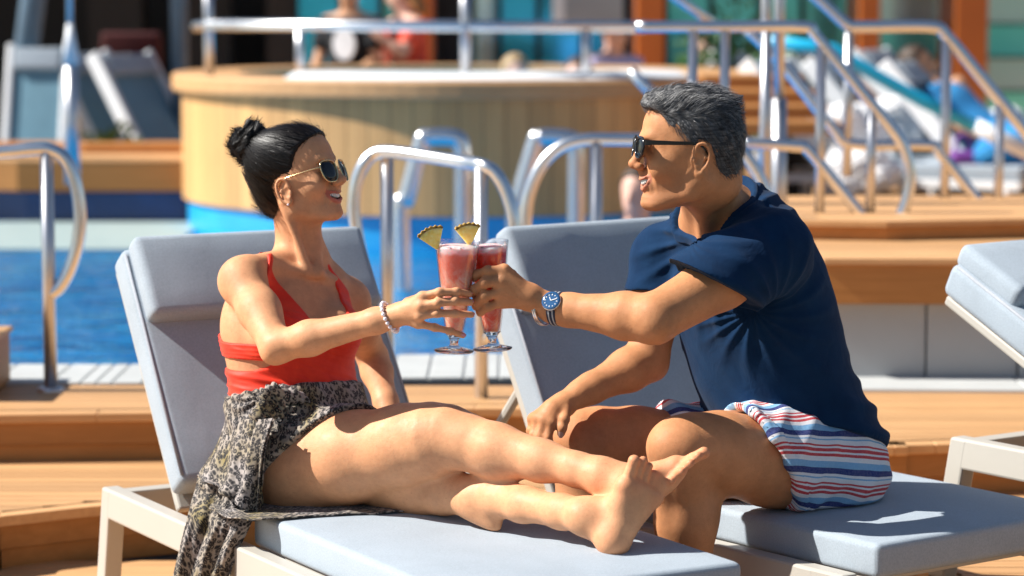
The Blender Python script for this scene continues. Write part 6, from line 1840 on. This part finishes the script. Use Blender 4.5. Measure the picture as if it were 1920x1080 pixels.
# ================================================================== bathers and guests far behind
plain('skin_far', (.52, .27, .15), .5, var=.08); plain('skin_far_pale', (.66, .38, .28), .5, var=.08)
plain('hair_brown', (.05, .025, .012), .6); plain('hair_dark', (.012, .010, .010), .6); plain('hair_ginger', (.30, .12, .03), .6); plain('hair_sandy', (.36, .24, .12), .6)
plain('black_cotton', (.008, .009, .012), .9); plain('coral_cotton', (.75, .09, .05), .8); plain('lavender_cotton', (.42, .44, .72), .85); plain('white_cotton', (.74, .74, .76), .85)
plain('teal_swim', (.01, .30, .42), .7); plain('purple_bag', (.16, .04, .26), .6); plain('blue_towel', (.03, .24, .52), .95, bump=.3); plain('grey_swim', (.06, .07, .09), .8)
def small_person(root, pose, skin, hair, top=None, bottom=None, long_hair=False, arm_up=False, h=.013, bald=False):
    """pose in the root's own frame: x ahead, y to its left, z up from the seat, the water bed or the mattress"""
    J = {k: np.array(v, float) for k, v in pose.items()}
    pts = np.array(list(J.values()))
    def vol(): return Vol(np.zeros(3), np.eye(3), pts.min(0) - .22, pts.max(0) + .24, h)
    fw = unit(np.cross(J['ls'] - J['rs'], J['nk'] - J['pv'])); lf = unit(J['ls'] - J['rs'])
    def torso(V, o=0.0):
        a, b = J['pv'], J['nk']
        V.loft([(a - (b - a) * .12, fw, lf, .14 + o, .10 + o, .11 + o), (a, fw, lf, .165 + o, .11 + o, .12 + o), (a + (b - a) * .4, fw, lf, .14 + o, .10 + o, .10 + o), (a + (b - a) * .72, fw, lf, .165 + o, .11 + o, .11 + o),
                (a + (b - a) * .92, fw, lf, .13 + o, .06 + o, .08 + o), (b, fw, lf, .06 + o, .055 + o, .055 + o)], .03)
        for s_ in ('ls', 'rs'): V.chain([b - [0, 0, .01], J[s_]], [.05 + o, .055 + o], .03)
    def head(V):
        c = J['hd']; B = basis(J['face'] - c)
        V.ell(c + B.T @ [-.01, 0, .03], (.098, .078, .092), B, .02); V.ell(c + B.T @ [.035, 0, -.04], (.058, .055, .07), B, .03)
        V.cap(c + B.T @ [.09, 0, .02], c + B.T @ [.112, 0, -.022], .010, .014, .012)
        for q in (1, -1): V.ell(c + B.T @ [-.01, q * .078, -.005], (.016, .008, .028), B, .006)
        V.cap(c + B.T @ [-.02, 0, -.05], J['nk'], .055, .060, .03)
    V = vol(); torso(V); head(V)
    for s_ in 'lr':
        arm(V, J[s_ + 's'], J[s_ + 'e'], J[s_ + 'w'], (.056, .050, .040, .042, .028))
        hd = unit(J[s_ + 'w'] - J[s_ + 'e']); V.cap(J[s_ + 'w'], J[s_ + 'w'] + hd * .09, .034, .022, .015)
        if s_ + 'k' in J:
            leg(V, J[s_ + 'h'], J[s_ + 'k'], J[s_ + 'a'], (.095, .085, .065, .055, .055, .038))
            f_ = unit((J[s_ + 'k'] - J[s_ + 'h']) * [1, 1, 0] + np.array([1e-4, 0, 0])); up = unit(J[s_ + 'k'] - J[s_ + 'a'])
            d = f_ - up * (f_ @ up); d = unit(d) if np.linalg.norm(d) > .2 else np.array([0, 0, 1.])
            V.cap(J[s_ + 'a'] - up * .03, J[s_ + 'a'] + d * .16 - up * .045, .038, .028, .03)
    v, f = V.verts_faces(); v, f = keep_large(v, f, 60); v = relax(v, f, 1)
    link('body', quad_mesh('body', v, f), M[skin], root, local=True)
    if top:
        V = vol(); torso(V, .014)
        for s_ in 'lr': V.chain([J[s_ + 's'], J[s_ + 's'] + (J[s_ + 'e'] - J[s_ + 's']) * .5], [.07, .075], .03)
        a = J['pv']; ax = unit(J['nk'] - a); L = np.linalg.norm(J['nk'] - a)
        V.cut(lambda X, Y, Z: (X - a[0]) * ax[0] + (Y - a[1]) * ax[1] + (Z - a[2]) * ax[2] - L * .97)
        if top[1]: V.cut(lambda X, Y, Z: -((X - a[0]) * ax[0] + (Y - a[1]) * ax[1] + (Z - a[2]) * ax[2]) + L * top[1])
        v, f = V.verts_faces(); v, f = keep_large(v, f, 60); v = relax(v, f, 1); link('top', quad_mesh('top', v, f), M[top[0]], root, local=True)
    if bottom and 'lk' in J:
        V = vol(); a = J['pv']; ax = unit(J['nk'] - a)
        V.ell(a, (.19, .19, .16), None, .03)
        for s_ in 'lr': V.chain([J[s_ + 'h'], J[s_ + 'h'] + (J[s_ + 'k'] - J[s_ + 'h']) * .45], [.11, .105], .03)
        v, f = V.verts_faces(); v, f = keep_large(v, f, 60); v = relax(v, f, 1); link('shorts', quad_mesh('shorts', v, f), M[bottom], root, local=True)
    if not bald:
        V = vol(); c = J['hd']; B = basis(J['face'] - c)
        V.ell(c + B.T @ [-.018, 0, .042], (.106, .088, .096), B, .02)
        if long_hair: V.chain([c + B.T @ [-.06, 0, 0], c + B.T @ [-.085, 0, -.12], c + B.T @ [-.08, 0, -.22]], [.07, .075, .04], .03)
        n_ = B.T @ unit([.80, 0, -.60]); q0 = c + B.T @ [.055, 0, .07]
        V.cut(lambda X, Y, Z: (X - q0[0]) * n_[0] + (Y - q0[1]) * n_[1] + (Z - q0[2]) * n_[2], .01)
        v, f = V.verts_faces(); v, f = keep_large(v, f, 30); link('hair', quad_mesh('hair', v, f), M[hair], root, local=True)
def sit(look=(1, 0, 0), arms='lap', lean=0.0):
    x = lean
    p = dict(pv=(0, 0, .12), nk=(x, 0, .60), ls=(x, .17, .545), rs=(x, -.17, .545), hd=(x * 1.2 + .02, 0, .76), lh=(.02, .09, .10), rh=(.02, -.09, .10), lk=(.44, .14, .10), rk=(.44, -.14, .10), la=(.46, .14, -.36), ra=(.46, -.14, -.36))
    p['face'] = tuple(np.array(p['hd']) + look)
    if arms == 'lap': p.update(le=(x + .05, .22, .28), re=(x + .05, -.22, .28), lw=(.26, .15, .19), rw=(.26, -.15, .19))
    elif arms == 'out': p.update(le=(x + .16, .25, .36), re=(x + .05, -.24, .28), lw=(.36, .18, .48), rw=(.24, -.2, .19))
    elif arms == 'rest': p.update(le=(x + .08, .36, .36), re=(x + .02, -.28, .28), lw=(x + .28, .42, .36), rw=(.1, -.32, .08))
    return p
def lie(knee_up=False):
    p = dict(pv=(0, 0, .10), nk=(-.40, 0, .42), ls=(-.36, .17, .38), rs=(-.36, -.17, .38), hd=(-.50, 0, .55), face=(.3, 0, .75), lh=(.04, .09, .09), rh=(.04, -.09, .09), lk=(.44, .11, .15), rk=(.44, -.11, .15), la=(.84, .10, .05), ra=(.84, -.10, .05),
             le=(-.20, .26, .20), re=(-.20, -.26, .20), lw=(.02, .24, .14), rw=(.02, -.24, .14))
    if knee_up: p.update(lk=(.34, .11, .42), la=(.62, .11, .06))
    return p
def guest(loc, rz, pose, label, *a, **k):
    r_ = thing('person', loc, label, 'person', None, R(rz)); small_person(r_, pose, *a, **k); return r_
def bench(loc, rz, label):
    b = thing('timber_bench', loc, label, 'bench', 'benches behind the whirlpool tub', R(rz)); 
    MB().box((-.02, 0, -.02), (.42, 1.0, .04)).build('seat', M['teak'], b, local=True, bevel=.005)
    for y in (-.4, .4): MB().box((-.02, y, -.24), (.36, .06, .40)).build('leg', M['steel_satin'], b, local=True, bevel=.004)
p = at(655, 150, 18.6); p.z = .82
bench((p.x, p.y, .82), -100, 'timber bench under the man in the black T-shirt')
g1 = guest(p, -112, sit((1, .5, .1), 'lap', -.02), 'man in a black T-shirt with a white print sitting beyond the whirlpool tub', 'skin_far', 'hair_dark', ('black_cotton', 0), 'grey_swim')
MB().lathe([(.001, .002), (.085, .002), (.09, -.01)], (0, 0, 0), 20, Matrix.Rotation(R(90), 3, 'Y') @ Matrix.Scale(1.25, 3, Vector((1, 0, 0)))).build('print', M['white_cotton'], g1, local=True).location = (.128, .02, .40)
p = at(775, 150, 18.7); p.z = .80
bench((p.x, p.y, .80), -80, 'timber bench under the woman in the coral top')
guest(p, -150, sit((.6, -.6, -.15), 'out', .06), 'woman in a coral top with ginger hair sitting beyond the whirlpool tub', 'skin_far_pale', 'hair_ginger', ('coral_cotton', .05), 'white_cotton', long_hair=True)
p = at(1150, 150, 19.6); p.z = .52
bench((p.x, p.y, .52), -90, 'timber bench under the guest in lavender')
guest(p, -60, sit((.8, .3, 0), 'lap', .0), 'guest in a lavender shirt sitting left of the orange column', 'skin_far_pale', 'hair_brown', ('lavender_cotton', 0), 'white_cotton')
p = at(1318, 150, 18.8); p.z = .40
bench((p.x, p.y, .40), -90, 'timber bench under the pale guest behind the grey hair')
guest(p, -100, sit((.9, .3, 0), 'lap', .0), 'pale guest sitting beyond the grey hair of the man, left of the green plant', 'skin_far_pale', 'hair_sandy', ('white_cotton', 0), 'grey_swim')
for x, y, Y, rz, lab, hr in ((965, 128, 17.0, -70, 'sandy haired bather whose head shows over the tub rim', 'hair_sandy'), (1085, 133, 17.1, -110, 'pale bather whose head shows over the tub rim right of the sandy haired one', 'hair_brown')):
    p = at(x, y, Y); p.z -= .80
    guest(p, rz, sit((1, 0, 0), 'rest'), lab, 'skin_far_pale', hr, None, 'grey_swim')
p = at(1192, 352, 12.6); p.z -= .79
guest(p, -70, sit((.7, -.7, 0), 'rest'), 'short haired bather in the pool whose head shows beside the chin of the man', 'skin_far_pale', 'hair_brown', None, 'teal_swim', h=.011)
p = at(1690, 300, 16.6)
guest((p.x - .0, p.y + .10, .575), -25, lie(True), 'bare sunbather lying with one knee up on a far white lounger', 'skin_far', 'hair_dark', None, 'grey_swim')
p = at(1872, 300, 16.0)
guest((p.x - .0, p.y + .1, .575), -28, lie(False), 'sunbather in blue lying on the far lounger nearest the right edge', 'skin_far', 'hair_brown', ('blue_towel', 0), 'blue_towel')
bp_ = thing('beach_bag', at(1800, 296, 15.6), 'purple beach bag lying beside the sunbathers', 'bag')
link('bag', rbox(at(1806, 300, 15.6), (.17, .14, .11), .04), M['purple_bag'], bp_)
MB().tube(spline([at(1790, 284, 15.6), at(1796, 258, 15.6), at(1814, 256, 15.6), at(1822, 284, 15.6)], 6), .012, 8).build('handle', M['purple_bag'], bp_, smooth=True)
for (x, y, Y, m, lab) in ((1600, 235, 16.0, 'white_cotton', 'crumpled white towel heaped on the loungers behind the big rail loop'), (1668, 225, 16.5, 'white_cotton', 'bulky white towel heap before the shaded column'), (1740, 235, 16.8, 'white_cotton', 'white towel heap left of the orange column'),
                          (1610, 315, 15.6, 'white_cotton', 'white towel hanging low behind the big rail loop'), (1895, 268, 15.7, 'blue_towel', 'bright blue towel at the right edge'), (1850, 240, 16.4, 'white_cotton', 'rolled white towel beside the bright blue one')):
    t_ = thing('towel', at(x, y + 30, Y), lab, 'towel', 'towels heaped on the far loungers'); c = at(x, y, Y)
    V = Vol(np.array(c), np.eye(3), [-.36, -.30, -.28], [.36, .30, .28], .016); rnd = random.Random(x)
    for _ in range(9): V.ell(np.array(c) + [rnd.uniform(-.14, .14), rnd.uniform(-.1, .1), rnd.uniform(-.12, .06)], (rnd.uniform(.08, .15), rnd.uniform(.07, .13), rnd.uniform(.06, .11)), None, .03)
    v, f = V.verts_faces(); v = v + normals(v, f) * (.010 * np.sin(v @ np.array([60, 30, 45.])) + .006 * np.sin(v @ np.array([-40, 90, 110.])))[:, None]
    link('cloth', quad_mesh('cloth', v, f), M[m], t_)
